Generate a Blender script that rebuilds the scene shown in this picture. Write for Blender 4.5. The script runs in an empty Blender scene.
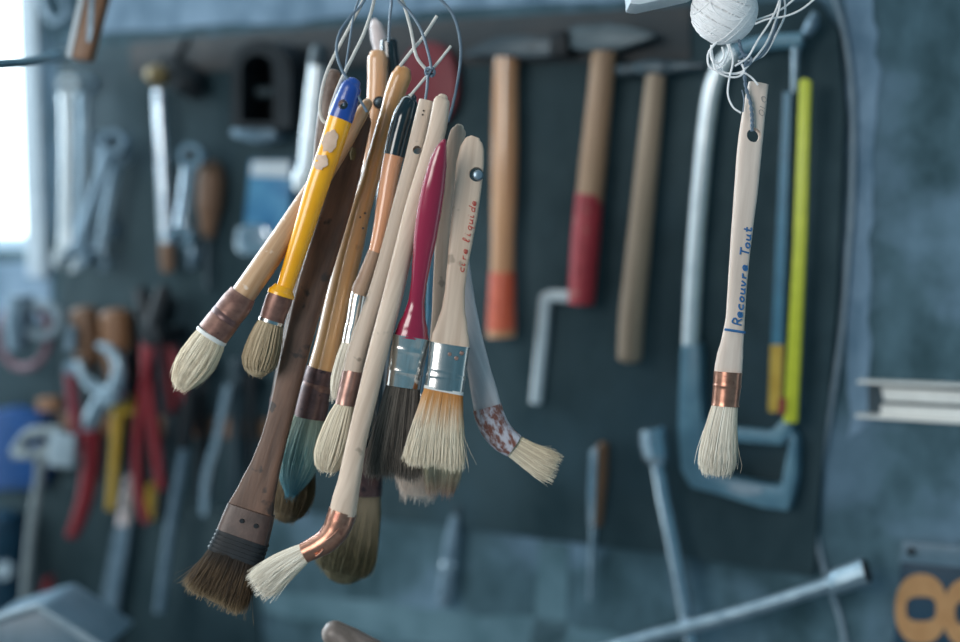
import bpy, bmesh, math, random
import numpy as np
from mathutils import Vector, Matrix
random.seed(7); RNG = np.random.default_rng(7)
S = bpy.context.scene
COL = S.collection

# ------------------------------------------------------------------ camera
F_PX = 1333.3
PITCH = math.radians(6.0)
CAM = Vector((0, 0, 1.5))
FW = Vector((0, math.cos(PITCH), -math.sin(PITCH)))
UP = Vector((0, math.sin(PITCH), math.cos(PITCH)))
RT = Vector((1, 0, 0))
cd = bpy.data.cameras.new('camera'); cam = bpy.data.objects.new('camera', cd); COL.objects.link(cam)
cam.location = CAM; cam.rotation_euler = (math.radians(90) - PITCH, 0, 0)
cd.lens = 50; cd.sensor_width = 36; cd.clip_start = .05
cd.dof.use_dof = True; cd.dof.focus_distance = .94; cd.dof.aperture_fstop = 1.9
S.camera = cam

# ------------------------------------------------------------------ colour management
S.view_settings.view_transform = 'Standard'; S.view_settings.look = 'None'
S.cycles.use_adaptive_sampling = False; S.cycles.use_denoising = True
S.view_settings.exposure = 0.0; S.view_settings.gamma = 1.0; S.view_settings.use_curve_mapping = False

# ------------------------------------------------------------------ world: overcast day, brighter beyond the wall than in the room
W = bpy.data.worlds.new('world'); S.world = W; W.use_nodes = True
wn = W.node_tree.nodes; wl = W.node_tree.links; bg = wn['Background']
tc = wn.new('ShaderNodeTexCoord'); sx = wn.new('ShaderNodeSeparateXYZ'); wl.new(tc.outputs['Generated'], sx.inputs[0])
mr = wn.new('ShaderNodeMapRange'); mr.inputs[1].default_value = -.35; mr.inputs[2].default_value = .5
wl.new(sx.outputs['Y'], mr.inputs[0])
mx = wn.new('ShaderNodeMix'); mx.data_type = 'RGBA'
mx.inputs[6].default_value = (.082, .190, .255, 1); mx.inputs[7].default_value = (3.6, 4.2, 4.4, 1)
wl.new(mr.outputs[0], mx.inputs[0]); wl.new(mx.outputs[2], bg.inputs[0]); bg.inputs[1].default_value = 1.0

def area(name, loc, target, sx_, sy_, power, col):
    l = bpy.data.lights.new(name, 'AREA'); l.shape = 'RECTANGLE'; l.size = sx_; l.size_y = sy_
    l.energy = power; l.color = col
    o = bpy.data.objects.new(name, l); COL.objects.link(o); o.location = loc
    o.rotation_euler = (Vector(target) - Vector(loc)).to_track_quat('-Z', 'Y').to_euler()
    return o
# daylight coming in through the window on the left, and an added front fill for an assumed, unseen opening behind the camera
area('window_daylight', (-1.45, 2.05, 1.95), (0, .9, 1.4), 1.0, .9, 34, (.72, .88, 1))
area('assumed_front_fill', (-1.30, -.75, 2.0), (0, 1.05, 1.45), 1.2, 1.0, 33, (1, .975, .94))

# ------------------------------------------------------------------ layout helpers
YAW = math.radians(25)
O_W = Vector((0, 1.42, 0)); U_W = Vector((math.cos(YAW), -math.sin(YAW), 0)); N_W = Vector((-math.sin(YAW), -math.cos(YAW), 0))
ZV = Vector((0, 0, 1))
def ray(x, y): return FW + RT * ((x - 480) / F_PX) - UP * ((y - 321) / F_PX)
def P(x, y, d): return CAM + ray(x, y) * d
def Wp(x, y, off=0.0):                      # a point in front of the back wall, off metres off it
    r = ray(x, y); o = O_W + N_W * off
    return CAM + r * ((o - CAM).dot(N_W) / r.dot(N_W))
def fg(d0, d1=None, y0=80, y1=480):        # hanging things: depth from the camera side, may lean
    d1 = d0 if d1 is None else d1
    return lambda x, y: P(x, y, d0 + (d1 - d0) * (y - y0) / (y1 - y0))
def wall(off): return lambda x, y: Wp(x, y, off)
FRONT = -FW

# ------------------------------------------------------------------ materials
def mat(name, c1, c2=None, rough=.5, metal=0, scale=(60, 60, 60), detail=4, mixpos=(.35, .65), bump=0, spec=.5, coat=0, speck=None, coord='Object', emit=None):
    m = bpy.data.materials.new(name); m.use_nodes = True
    n = m.node_tree.nodes; l = m.node_tree.links; b = n['Principled BSDF']
    b.inputs['Roughness'].default_value = rough; b.inputs['Metallic'].default_value = metal
    b.inputs['Specular IOR Level'].default_value = spec; b.inputs['Coat Weight'].default_value = coat
    b.inputs['Coat Roughness'].default_value = .12
    t = n.new('ShaderNodeTexCoord'); mp = n.new('ShaderNodeMapping'); mp.inputs['Scale'].default_value = scale
    l.new(t.outputs[coord], mp.inputs[0])
    nz = n.new('ShaderNodeTexNoise'); nz.inputs['Scale'].default_value = 1; nz.inputs['Detail'].default_value = detail
    nz.inputs['Roughness'].default_value = .6
    l.new(mp.outputs[0], nz.inputs['Vector'])
    r = n.new('ShaderNodeValToRGB'); r.color_ramp.elements[0].position = mixpos[0]; r.color_ramp.elements[1].position = mixpos[1]
    r.color_ramp.elements[0].color = (*c1, 1); r.color_ramp.elements[1].color = (*(c2 or c1), 1)
    l.new(nz.outputs['Fac'], r.inputs[0]); out = r.outputs[0]
    if speck:                                # worn or dirty patches: (colour, scale, threshold)
        n2 = n.new('ShaderNodeTexNoise'); n2.inputs['Scale'].default_value = speck[1]; n2.inputs['Detail'].default_value = 3 if len(speck) < 4 else 9
        l.new(t.outputs[coord], n2.inputs['Vector'])
        r2 = n.new('ShaderNodeValToRGB'); r2.color_ramp.elements[0].position = speck[2]; r2.color_ramp.elements[1].position = speck[2] + (speck[3] if len(speck) > 3 else .05)
        l.new(n2.outputs['Fac'], r2.inputs[0])
        mm = n.new('ShaderNodeMix'); mm.data_type = 'RGBA'; mm.inputs[7].default_value = (*speck[0], 1)
        l.new(r2.outputs[0], mm.inputs[0]); l.new(out, mm.inputs[6]); out = mm.outputs[2]
    l.new(out, b.inputs['Base Color'])
    if bump:
        bp = n.new('ShaderNodeBump'); bp.inputs['Strength'].default_value = bump; bp.inputs['Distance'].default_value = .001
        l.new(nz.outputs['Fac'], bp.inputs['Height']); l.new(bp.outputs[0], b.inputs['Normal'])
    return m
GR = (160, 160, 9)                          # wood grain runs along local z
M = {}
M['pale_wood'] = mat('pale_wood', (.56, .41, .31), (.72, .56, .44), .5, scale=GR, bump=.15, speck=((.36, .27, .20), 60, .66))
M['pale_wood_grey'] = mat('pale_wood_grey', (.48, .37, .29), (.64, .51, .41), .55, scale=GR, bump=.2, speck=((.30, .24, .19), 70, .64))
M['whitish_wood'] = mat('whitish_wood', (.66, .53, .45), (.80, .67, .58), .55, scale=GR, bump=.15)
M['grey_wood'] = mat('grey_wood', (.48, .46, .48), (.62, .6, .62), .6, scale=GR, bump=.15)
M['varnish'] = mat('varnish', (.58, .27, .095), (.72, .37, .15), .3, scale=(110, 110, 6), coat=.7, bump=.03, speck=((.34, .16, .06), 45, .68))
M['varnish_light'] = mat('varnish_light', (.62, .33, .17), (.74, .43, .24), .3, scale=(110, 110, 6), coat=.6, bump=.03)
M['varnish_worn'] = mat('varnish_worn', (.36, .19, .09), (.60, .37, .21), .4, scale=(130, 130, 9), coat=.3, bump=.08, speck=((.70, .54, .42), 70, .64))
M['salmon'] = mat('salmon', (.70, .31, .16), (.80, .40, .23), .3, scale=GR, coat=.5)
M['worn_brown'] = mat('worn_brown', (.30, .18, .12), (.46, .30, .20), .5, scale=GR, bump=.1)
M['dark_brown'] = mat('dark_brown', (.075, .036, .022), (.185, .096, .062), .5, scale=(140, 140, 20), detail=8, mixpos=(.3, .7), bump=.4, spec=.45, speck=((.035, .022, .018), 60, .60))
M['dark_band'] = mat('dark_leather_band', (.045, .025, .020), (.105, .060, .048), .42, scale=(90, 90, 60), detail=7, bump=.3)
M['dark_stick'] = mat('dark_stick', (.10, .06, .045), (.26, .20, .17), .5, scale=(60, 60, 50), bump=.2)
M['yellow'] = mat('yellow_paint', (.94, .40, .003), (.99, .46, .006), .28, coat=.5)
M['peel'] = mat('bare_wood_patch', (.62, .42, .30), (.72, .52, .40), .6, scale=(90, 90, 90))
M['blue'] = mat('blue_paint', (.012, .055, .30), (.02, .08, .36), .3, coat=.4)
M['black'] = mat('black_lacquer', (.006, .014, .02), (.01, .022, .03), .16, coat=.8)
M['magenta'] = mat('crimson_lacquer', (.27, .010, .042), (.34, .016, .058), .2, coat=.8, scale=(40, 40, 6))
M['pinkwhite'] = mat('pinkish_white_paint', (.55, .47, .47), (.66, .58, .58), .5)
M['teal_paint'] = mat('teal_paint', (.01, .12, .22), (.015, .16, .28), .35)
M['copper'] = mat('copper', (.34, .16, .11), (.46, .23, .16), .3, metal=.8, scale=(200, 200, 200), speck=((.28, .12, .09), 140, .6))
M['copper_dull'] = mat('dull_copper', (.15, .072, .058), (.25, .13, .10), .42, metal=.45, scale=(150, 150, 150), bump=.1, speck=((.10, .05, .045), 120, .62))
M['copper_dark'] = mat('dark_copper', (.085, .045, .045), (.15, .08, .075), .38, metal=.4, scale=(120, 120, 120), speck=((.05, .03, .035), 120, .6))
M['copper_pink'] = mat('pinkish_copper', (.34, .19, .155), (.44, .26, .215), .35, metal=.7, scale=(150, 150, 150))
M['tin'] = mat('tin', (.70, .66, .62), (.86, .83, .80), .24, metal=1, scale=(250, 250, 30), speck=((.40, .36, .33), 120, .7))
M['tin_rim'] = mat('white_residue', (.62, .62, .60), (.75, .75, .73), .6)
M['tin_dark'] = mat('tarnished_tin', (.46, .46, .45), (.62, .62, .61), .24, metal=1, scale=(250, 250, 30))
M['steel'] = mat('steel', (.19, .27, .33), (.30, .39, .46), .3, metal=.6, scale=(80, 80, 80))
M['steel_bright'] = mat('bright_chrome', (.46, .54, .62), (.58, .66, .73), .2, metal=.9)
M['steel_matt'] = mat('matt_grey_steel', (.12, .19, .25), (.20, .28, .35), .38, metal=.5, scale=(80, 80, 80))
M['steel_dark'] = mat('dark_steel', (.025, .045, .06), (.055, .085, .105), .4, metal=.2, scale=(80, 80, 80))
M['iron_black'] = mat('black_iron', (.006, .009, .012), (.014, .019, .024), .5, spec=.25)
M['iron_grey'] = mat('grey_iron', (.045, .07, .085), (.085, .12, .14), .4, metal=.2)
M['brass'] = mat('old_brass', (.15, .10, .035), (.22, .155, .06), .5, metal=.2)
M['hammer_wood'] = mat('hammer_wood', (.42, .19, .085), (.58, .31, .16), .2, scale=(70, 70, 5), coat=.6)
M['hammer_wood_dull'] = mat('dull_hammer_wood', (.27, .155, .09), (.40, .25, .15), .5, scale=(90, 90, 6), bump=.1)
M['hammer_wood_old'] = mat('old_hammer_wood', (.24, .165, .11), (.35, .26, .185), .6, scale=(90, 90, 6), bump=.15)
M['red_orange'] = mat('orange_red_paint', (.50, .07, .025), (.58, .10, .04), .35, coat=.4)
M['red'] = mat('red_paint', (.27, .014, .024), (.35, .024, .036), .45, speck=((.38, .2, .14), 55, .66))
M['red_grip'] = mat('red_grip', (.20, .006, .014), (.20, .008, .016), .4)
M['darkred'] = mat('dark_red_rubber', (.17, .006, .017), (.21, .010, .022), .5)
M['maroon_grip'] = mat('maroon_grip', (.16, .006, .022), (.2, .01, .03), .45)
M['yellow_grip'] = mat('ochre_yellow_grip', (.42, .26, .02), (.5, .33, .04), .45)
M['limeyellow'] = mat('lime_yellow_plastic', (.42, .46, .02), (.50, .53, .03), .4)
M['blade_blue'] = mat('blue_blade_paint', (.015, .12, .21), (.02, .15, .25), .4)
M['hack_blue'] = mat('grey_blue_enamel', (.08, .18, .25), (.12, .24, .31), .38)
M['navy'] = mat('navy_enamel', (.004, .032, .062), (.008, .042, .078), .35)
M['amber'] = mat('amber_paint', (.44, .22, .085), (.52, .28, .12), .5)
M['white'] = mat('white_paint', (.78, .77, .74), (.86, .85, .82), .5)
M['pale_steel'] = mat('pale_nickel', (.62, .68, .72), (.74, .79, .82), .25, metal=.35)
M['dim_plastic'] = mat('dim_grey_plastic', (.20, .27, .32), (.26, .33, .38), .45)
M['white_plastic'] = mat('white_plastic', (.55, .62, .68), (.66, .73, .78), .4)
M['grey_plastic'] = mat('blue_grey_plastic', (.085, .15, .20), (.12, .19, .25), .4)
M['blue_plastic'] = mat('blue_plastic', (.002, .045, .17), (.004, .065, .24), .4)
M['blue_pack'] = mat('blue_print', (.02, .15, .34), (.10, .32, .52), .4, scale=(35, 35, 35))
M['twine'] = mat('white_twine', (.88, .87, .88), (.96, .95, .96), .8, scale=(300, 300, 300))
M['twine_core'] = mat('twine_core', (.72, .70, .70), (.8, .78, .78), .9)
M['cord_white'] = mat('pale_cord', (.55, .53, .50), (.68, .66, .62), .75, scale=(200, 200, 200))
M['wire'] = mat('blue_grey_wire', (.10, .15, .21), (.16, .22, .28), .45)
M['pencil'] = mat('pencil_marks', (.30, .27, .26), None, .6)
M['red_ink'] = mat('red_ink', (.50, .03, .02), None, .5)
M['blue_ink'] = mat('blue_ink', (.03, .14, .34), None, .5)
M['black_ink'] = mat('black_ink', (.03, .02, .015), None, .5)
M['tape'] = mat('stained_white_tape', (.24, .085, .06), (.62, .58, .64), .4, scale=(230, 230, 120), detail=4, mixpos=(.42, .58), bump=.3)
M['rack_wood'] = mat('rack_wood', (.15, .085, .05), (.24, .14, .09), .6, scale=(8, 90, 90), bump=.1)
M['handle_brown'] = mat('brown_handle_wood', (.15, .078, .045), (.22, .12, .07), .45, scale=GR)
M['orange_wood'] = mat('orange_brown_wood', (.20, .09, .042), (.26, .125, .06), .45, scale=GR)
M['cable_pink'] = mat('pink_cable', (.17, .09, .115), (.22, .12, .15), .5)
M['cable_grey'] = mat('grey_cable', (.20, .27, .33), (.26, .33, .39), .5)
M['rope'] = mat('pale_rope', (.16, .20, .22), (.25, .29, .30), .8)
M['knob_wood'] = mat('weathered_wood', (.12, .095, .08), (.24, .19, .17), .4, scale=(60, 60, 20), bump=.2)
M['board'] = mat('dark_board', (.015, .038, .048), (.044, .076, .090), .65, scale=(12, 12, 7), detail=9, bump=.05, spec=.2, speck=((.045, .085, .108), 6, .52, .2))
M['board_edge'] = mat('brown_batten', (.036, .046, .054), (.072, .070, .072), .7, scale=(6, 30, 30), detail=5)
M['concrete'] = mat('concrete', (.020, .058, .074), (.088, .166, .212), .85, scale=(24, 24, 15), detail=12, mixpos=(.32, .68), bump=.3, speck=((.20, .32, .44), 7, .50, .2))
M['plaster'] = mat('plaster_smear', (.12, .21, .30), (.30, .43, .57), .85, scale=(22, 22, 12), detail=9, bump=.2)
M['plaster_dim'] = mat('mortar_smear', (.07, .145, .18), (.13, .23, .28), .85, scale=(20, 20, 20), detail=8, bump=.2)
M['window_paint'] = mat('window_frame_paint', (.52, .62, .70), (.62, .72, .80), .5)
M['floor'] = mat('concrete_floor', (.10, .12, .13), (.16, .18, .19), .9, scale=(5, 5, 5))
M['beam'] = mat('beam_wood', (.16, .11, .07), (.24, .17, .11), .7, scale=(6, 60, 60))
gl = bpy.data.materials.new('window_glass'); gl.use_nodes = True
gn = gl.node_tree.nodes; gn.clear(); go = gn.new('ShaderNodeOutputMaterial'); gt = gn.new('ShaderNodeBsdfTransparent'); gg = gn.new('ShaderNodeBsdfGlossy'); gm = gn.new('ShaderNodeMixShader')
gm.inputs[0].default_value = .06; gg.inputs['Roughness'].default_value = .05
gl.node_tree.links.new(gt.outputs[0], gm.inputs[1]); gl.node_tree.links.new(gg.outputs[0], gm.inputs[2]); gl.node_tree.links.new(gm.outputs[0], go.inputs[0])

def bristle_mat(name, c1, c2, root=None, root_ext=.3, tip=None, tip_from=.75):
    """hair colours vary from hair to hair (attribute R); dyed or stained root and bleached tips run along the hair (attribute G)"""
    m = bpy.data.materials.new(name); m.use_nodes = True
    n = m.node_tree.nodes; l = m.node_tree.links; b = n['Principled BSDF']; b.inputs['Roughness'].default_value = .55
    b.inputs['Specular IOR Level'].default_value = .3
    a = n.new('ShaderNodeAttribute'); a.attribute_name = 'strand'; s = n.new('ShaderNodeSeparateColor'); l.new(a.outputs['Color'], s.inputs[0])
    mx = n.new('ShaderNodeMix'); mx.data_type = 'RGBA'; mx.inputs[6].default_value = (*c1, 1); mx.inputs[7].default_value = (*c2, 1)
    l.new(s.outputs['Red'], mx.inputs[0]); out = mx.outputs[2]
    def band(col, f0, f1, inv, out):
        r = n.new('ShaderNodeMapRange'); r.inputs[1].default_value = f0; r.inputs[2].default_value = f1
        r.inputs[3].default_value, r.inputs[4].default_value = (1, 0) if inv else (0, 1)
        ad = n.new('ShaderNodeMath'); ad.operation = 'MULTIPLY_ADD'; ad.inputs[1].default_value = .5; l.new(s.outputs['Blue'], ad.inputs[0])
        l.new(s.outputs['Green'], ad.inputs[2]); l.new(ad.outputs[0], r.inputs[0])
        k = n.new('ShaderNodeMix'); k.data_type = 'RGBA'; k.inputs[7].default_value = (*col, 1)
        l.new(r.outputs[0], k.inputs[0]); l.new(out, k.inputs[6]); return k.outputs[2]
    if root: out = band(root, .1, root_ext + .25, True, out)
    if tip: out = band(tip, tip_from + .1, 1.2, False, out)
    l.new(out, b.inputs['Base Color'])
    return m
B = {}
B['cream'] = bristle_mat('cream_bristle', (.52, .42, .30), (1.0, .90, .72))
B['beige'] = bristle_mat('beige_bristle', (.22, .15, .08), (.70, .56, .38))
B['white'] = bristle_mat('white_bristle', (.56, .48, .38), (1.0, .94, .82))
B['ochre_white'] = bristle_mat('white_bristle_ochre_root', (.55, .45, .32), (1.0, .90, .73), root=(.58, .26, .07), root_ext=.26)
B['brown'] = bristle_mat('dark_brown_bristle', (.014, .009, .005), (.12, .070, .032), root=(.02, .013, .008), root_ext=.2, tip=(.34, .24, .13), tip_from=.72)
B['grey'] = bristle_mat('grey_black_bristle', (.02, .017, .015), (.26, .22, .185))
B['teal'] = bristle_mat('teal_stained_bristle', (.06, .20, .22), (.50, .64, .58), root=(.34, .40, .33), root_ext=.25, tip=(.02, .22, .33), tip_from=.5)
B['olive'] = bristle_mat('olive_bristle', (.04, .032, .014), (.34, .27, .15), root=(.40, .33, .23), root_ext=.35)
B['umber'] = bristle_mat('umber_bristle', (.06, .04, .02), (.20, .14, .075))
B['pinkish'] = bristle_mat('pinkish_white_bristle', (.60, .45, .38), (.95, .82, .70))
B['cream_red'] = bristle_mat('cream_bristle_red_tip', (.52, .42, .28), (.95, .84, .62), tip=(.20, .055, .045), tip_from=.55)

# ------------------------------------------------------------------ object helpers
FRAME = {}
def tag(o, label=None, cat=None, group=None, kind=None):
    if label: o['label'] = label
    if cat: o['category'] = cat
    if group: o['group'] = group
    if kind: o['kind'] = kind
    return o
def thing(name, label, cat, top, base, front=None, group=None):
    """an Empty at the lower end of the thing, local z along it; its parts are children"""
    front = front or FRONT
    z = (top - base).normalized(); x = (-front).cross(z).normalized() * -1; y = z.cross(x).normalized()
    m = Matrix((x, y, z)).transposed().to_4x4(); m.translation = base
    o = bpy.data.objects.new(name, None); COL.objects.link(o); o.empty_display_size = .02
    o.matrix_world = m; FRAME[o] = m
    return tag(o, label, cat, group)
def part(name, verts, faces, material, parent=None, smooth=True, angle=40, bevel=0, recalc=True):
    m = FRAME.get(parent, Matrix.Identity(4)); inv = np.array(m.inverted())
    v = np.asarray([tuple(q) for q in verts], float) if not isinstance(verts, np.ndarray) else verts
    v = v @ inv[:3, :3].T + inv[:3, 3]
    me = bpy.data.meshes.new(name); me.from_pydata(v.tolist(), [], faces); me.materials.append(material)
    if recalc or bevel:
        bm = bmesh.new(); bm.from_mesh(me)
        bmesh.ops.recalc_face_normals(bm, faces=bm.faces)
        if bevel:
            es = [e for e in bm.edges if len(e.link_faces) == 2 and e.calc_face_angle(0) > math.radians(35)]
            bmesh.ops.bevel(bm, geom=es, offset=bevel, segments=2, affect='EDGES', profile=.6, clamp_overlap=True)
            bmesh.ops.recalc_face_normals(bm, faces=bm.faces)
        bm.to_mesh(me); bm.free()
    if smooth:
        me.shade_smooth(); me.set_sharp_from_angle(angle=math.radians(angle))
    o = bpy.data.objects.new(name, me); COL.objects.link(o)
    if parent: o.parent = parent; FRAME[o] = m
    return o
def spline(pts, sub):
    """Catmull-Rom through the rows of pts"""
    p = np.asarray(pts, float); n = len(p)
    if n < 3: return np.array([p[0] + (p[-1] - p[0]) * t for t in np.linspace(0, 1, sub * (n - 1) + 1)])
    e = np.vstack([2 * p[0] - p[1], p, 2 * p[-1] - p[-2]]); out = []
    for i in range(n - 1):
        a, b, c, d = e[i:i + 4]
        for t in np.arange(sub) / sub:
            q = .5 * (2 * b + (c - a) * t + (2 * a - 5 * b + 4 * c - d) * t * t + (3 * b - a - 3 * c + d) * t ** 3)
            q[2:] = b[2:] + (c[2:] - b[2:]) * (t * t * (3 - 2 * t) * .5 + t * .5)   # widths never overshoot
            out.append(q)
    out.append(p[-1]); return np.array(out)
def rings(proj, pts, ratio, sub, thick=None):
    q = spline([(a[0], a[1], a[2]) for a in pts], sub)
    tan = np.gradient(q[:, :2], axis=0); tan /= np.linalg.norm(tan, axis=1)[:, None] + 1e-9
    res = []
    for (x, y, h), (tx, ty) in zip(q, tan):
        c = proj(x, y); L = proj(x + ty * h, y - tx * h); R = proj(x - ty * h, y + tx * h)
        w = (R - L) * .5; b = thick if thick else w.length * ratio
        res.append((c, w, b))
    return res
def loft_mesh(rs, tdir, e=2.0, n=20, cap0=0.0, cap1=0.0):
    """rings -> closed body; cap0/cap1 > 0 round that end off by so many half-thicknesses"""
    rs = list(rs)
    def dome(c, w, b, d, k):
        out = []
        for s in (.35, .65, .87, .97):
            f = math.sqrt(1 - s * s); out.append((c + d * (min(w.length, b * 1.6) * s * k), w * max(f, .12), b * max(f, .12)))
        return out
    if cap0: rs = list(reversed(dome(*rs[0], (rs[0][0] - rs[1][0]).normalized(), cap0))) + rs
    if cap1: rs = rs + dome(*rs[-1], (rs[-1][0] - rs[-2][0]).normalized(), cap1)
    V = []; Fc = []
    for c, w, b in rs:
        for i in range(n):
            a = 2 * math.pi * i / n; ca, sa = math.cos(a), math.sin(a)
            V.append(c + w * (math.copysign(abs(ca) ** (2 / e), ca)) + tdir * (b * math.copysign(abs(sa) ** (2 / e), sa)))
    for k in range(len(rs) - 1):
        for i in range(n):
            j = (i + 1) % n; Fc.append((k * n + i, k * n + j, (k + 1) * n + j, (k + 1) * n + i))
    Fc.append(tuple(range(n))); Fc.append(tuple(range((len(rs) - 1) * n, len(rs) * n)))
    return V, Fc
def loft(name, proj, pts, material, parent, ratio=1.0, e=2.0, sub=6, n=20, cap0=0, cap1=0, tdir=None, thick=None, angle=50):
    V, Fc = loft_mesh(rings(proj, pts, ratio, sub, thick), tdir or FRONT, e, n, cap0, cap1)
    return part(name, V, Fc, material, parent, angle=angle)
def tube_geo(pts, r, n=8, sub=6, closed=False, raw=False):
    p = np.array([tuple(q) for q in pts]) if raw else spline([tuple(q) for q in pts], sub) if not closed else None
    if p is None:
        q = [tuple(v) for v in pts]; p = spline([q[-1]] + q + q[:2], sub)[sub:-sub - 1]
    if not raw and not closed and len(pts) > 2:
        q = [np.array(tuple(v)) for v in pts]; e = [2 * q[0] - q[1]] + q + [2 * q[-1] - q[-2]]; out = []
        for i in range(len(q) - 1):
            a, b, c, d = e[i:i + 4]
            for t in np.arange(sub) / sub: out.append(.5 * (2 * b + (c - a) * t + (2 * a - 5 * b + 4 * c - d) * t * t + (3 * b - a - 3 * c + d) * t ** 3))
        out.append(q[-1]); p = np.array(out)
    V = []; Fc = []; prev = None; m = len(p)
    for i in range(m):
        t = p[(i + 1) % m] - p[i - 1] if closed else p[min(i + 1, m - 1)] - p[max(i - 1, 0)]
        t = t / (np.linalg.norm(t) + 1e-12)
        if prev is None:
            prev = np.cross(t, (0.3, .2, 1)); 
        s = prev - t * prev.dot(t); s /= np.linalg.norm(s) + 1e-12; prev = s; u = np.cross(t, s)
        rr = r if np.isscalar(r) else np.interp(i / (m - 1), np.linspace(0, 1, len(r)), r)
        for k in range(n):
            a = 2 * math.pi * k / n; V.append(p[i] + rr * (math.cos(a) * s + math.sin(a) * u))
    for i in range(m if closed else m - 1):
        for k in range(n):
            j = (k + 1) % n; a = (i * n) ; b = ((i + 1) % m) * n
            Fc.append((a + k, a + j, b + j, b + k))
    if not closed: Fc += [tuple(range(n)), tuple(range((m - 1) * n, m * n))]
    return V, Fc
def join(*geos):
    V = []; Fc = []
    for v, f in geos:
        o = len(V); V += [Vector(tuple(q)) for q in v]; Fc += [tuple(i + o for i in g) for g in f]
    return V, Fc
def tube(name, pts, r, material, parent=None, **k):
    V, Fc = tube_geo(pts, r, **k); return part(name, V, Fc, material, parent)
def prism_geo(pts3, back):
    n = len(pts3); V = list(pts3) + [p + back for p in pts3]
    return V, [tuple(range(n)), tuple(range(n, 2 * n))] + [(i, (i + 1) % n, n + (i + 1) % n, n + i) for i in range(n)]
def wprism(name, outline, off0, off1, material, parent=None, bevel=.0008, smooth=True):
    V, Fc = prism_geo([Wp(x, y, off1) for x, y in outline], -N_W * (off1 - off0))
    return part(name, V, Fc, material, parent, bevel=bevel, smooth=smooth, angle=35)
def ring_geo(outer, inner, back):
    """plate with a hole: outer and inner outlines of the same length"""
    n = len(outer); V = list(outer) + list(inner) + [p + back for p in outer] + [p + back for p in inner]; Fc = []
    for i in range(n):
        j = (i + 1) % n
        Fc += [(i, j, n + j, n + i), (2 * n + i, 2 * n + j, 3 * n + j, 3 * n + i), (i, j, 2 * n + j, 2 * n + i), (n + i, n + j, 3 * n + j, 3 * n + i)]
    return V, Fc
def ell(cx, cy, rx, ry, n=28, e=2.0, rot=0):
    o = []
    for i in range(n):
        a = 2 * math.pi * i / n; c, s = math.cos(a), math.sin(a)
        x = rx * math.copysign(abs(c) ** (2 / e), c); y = ry * math.copysign(abs(s) ** (2 / e), s)
        o.append((cx + x * math.cos(rot) - y * math.sin(rot), cy + x * math.sin(rot) + y * math.cos(rot)))
    return o
def drill(obj, centre, direction, radius, depth=.04):
    """a real hole through obj"""
    d = direction.normalized(); a = d.orthogonal().normalized(); b = d.cross(a); n = 20
    ring = [centre - d * depth / 2 + (a * math.cos(2 * math.pi * i / n) + b * math.sin(2 * math.pi * i / n)) * radius for i in range(n)]
    V, Fc = prism_geo(ring, d * depth); c = part('cutter', V, Fc, obj.data.materials[0], None, smooth=False)
    bpy.context.view_layer.update()
    md = obj.modifiers.new('hole', 'BOOLEAN'); md.operation = 'DIFFERENCE'; md.solver = 'EXACT'; md.object = c
    bpy.context.view_layer.update()
    me = bpy.data.meshes.new_from_object(obj.evaluated_get(bpy.context.evaluated_depsgraph_get()))
    obj.modifiers.clear(); obj.data = me
    cm = c.data; bpy.data.objects.remove(c); bpy.data.meshes.remove(cm)
    me.shade_smooth(); me.set_sharp_from_angle(angle=math.radians(40))

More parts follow.
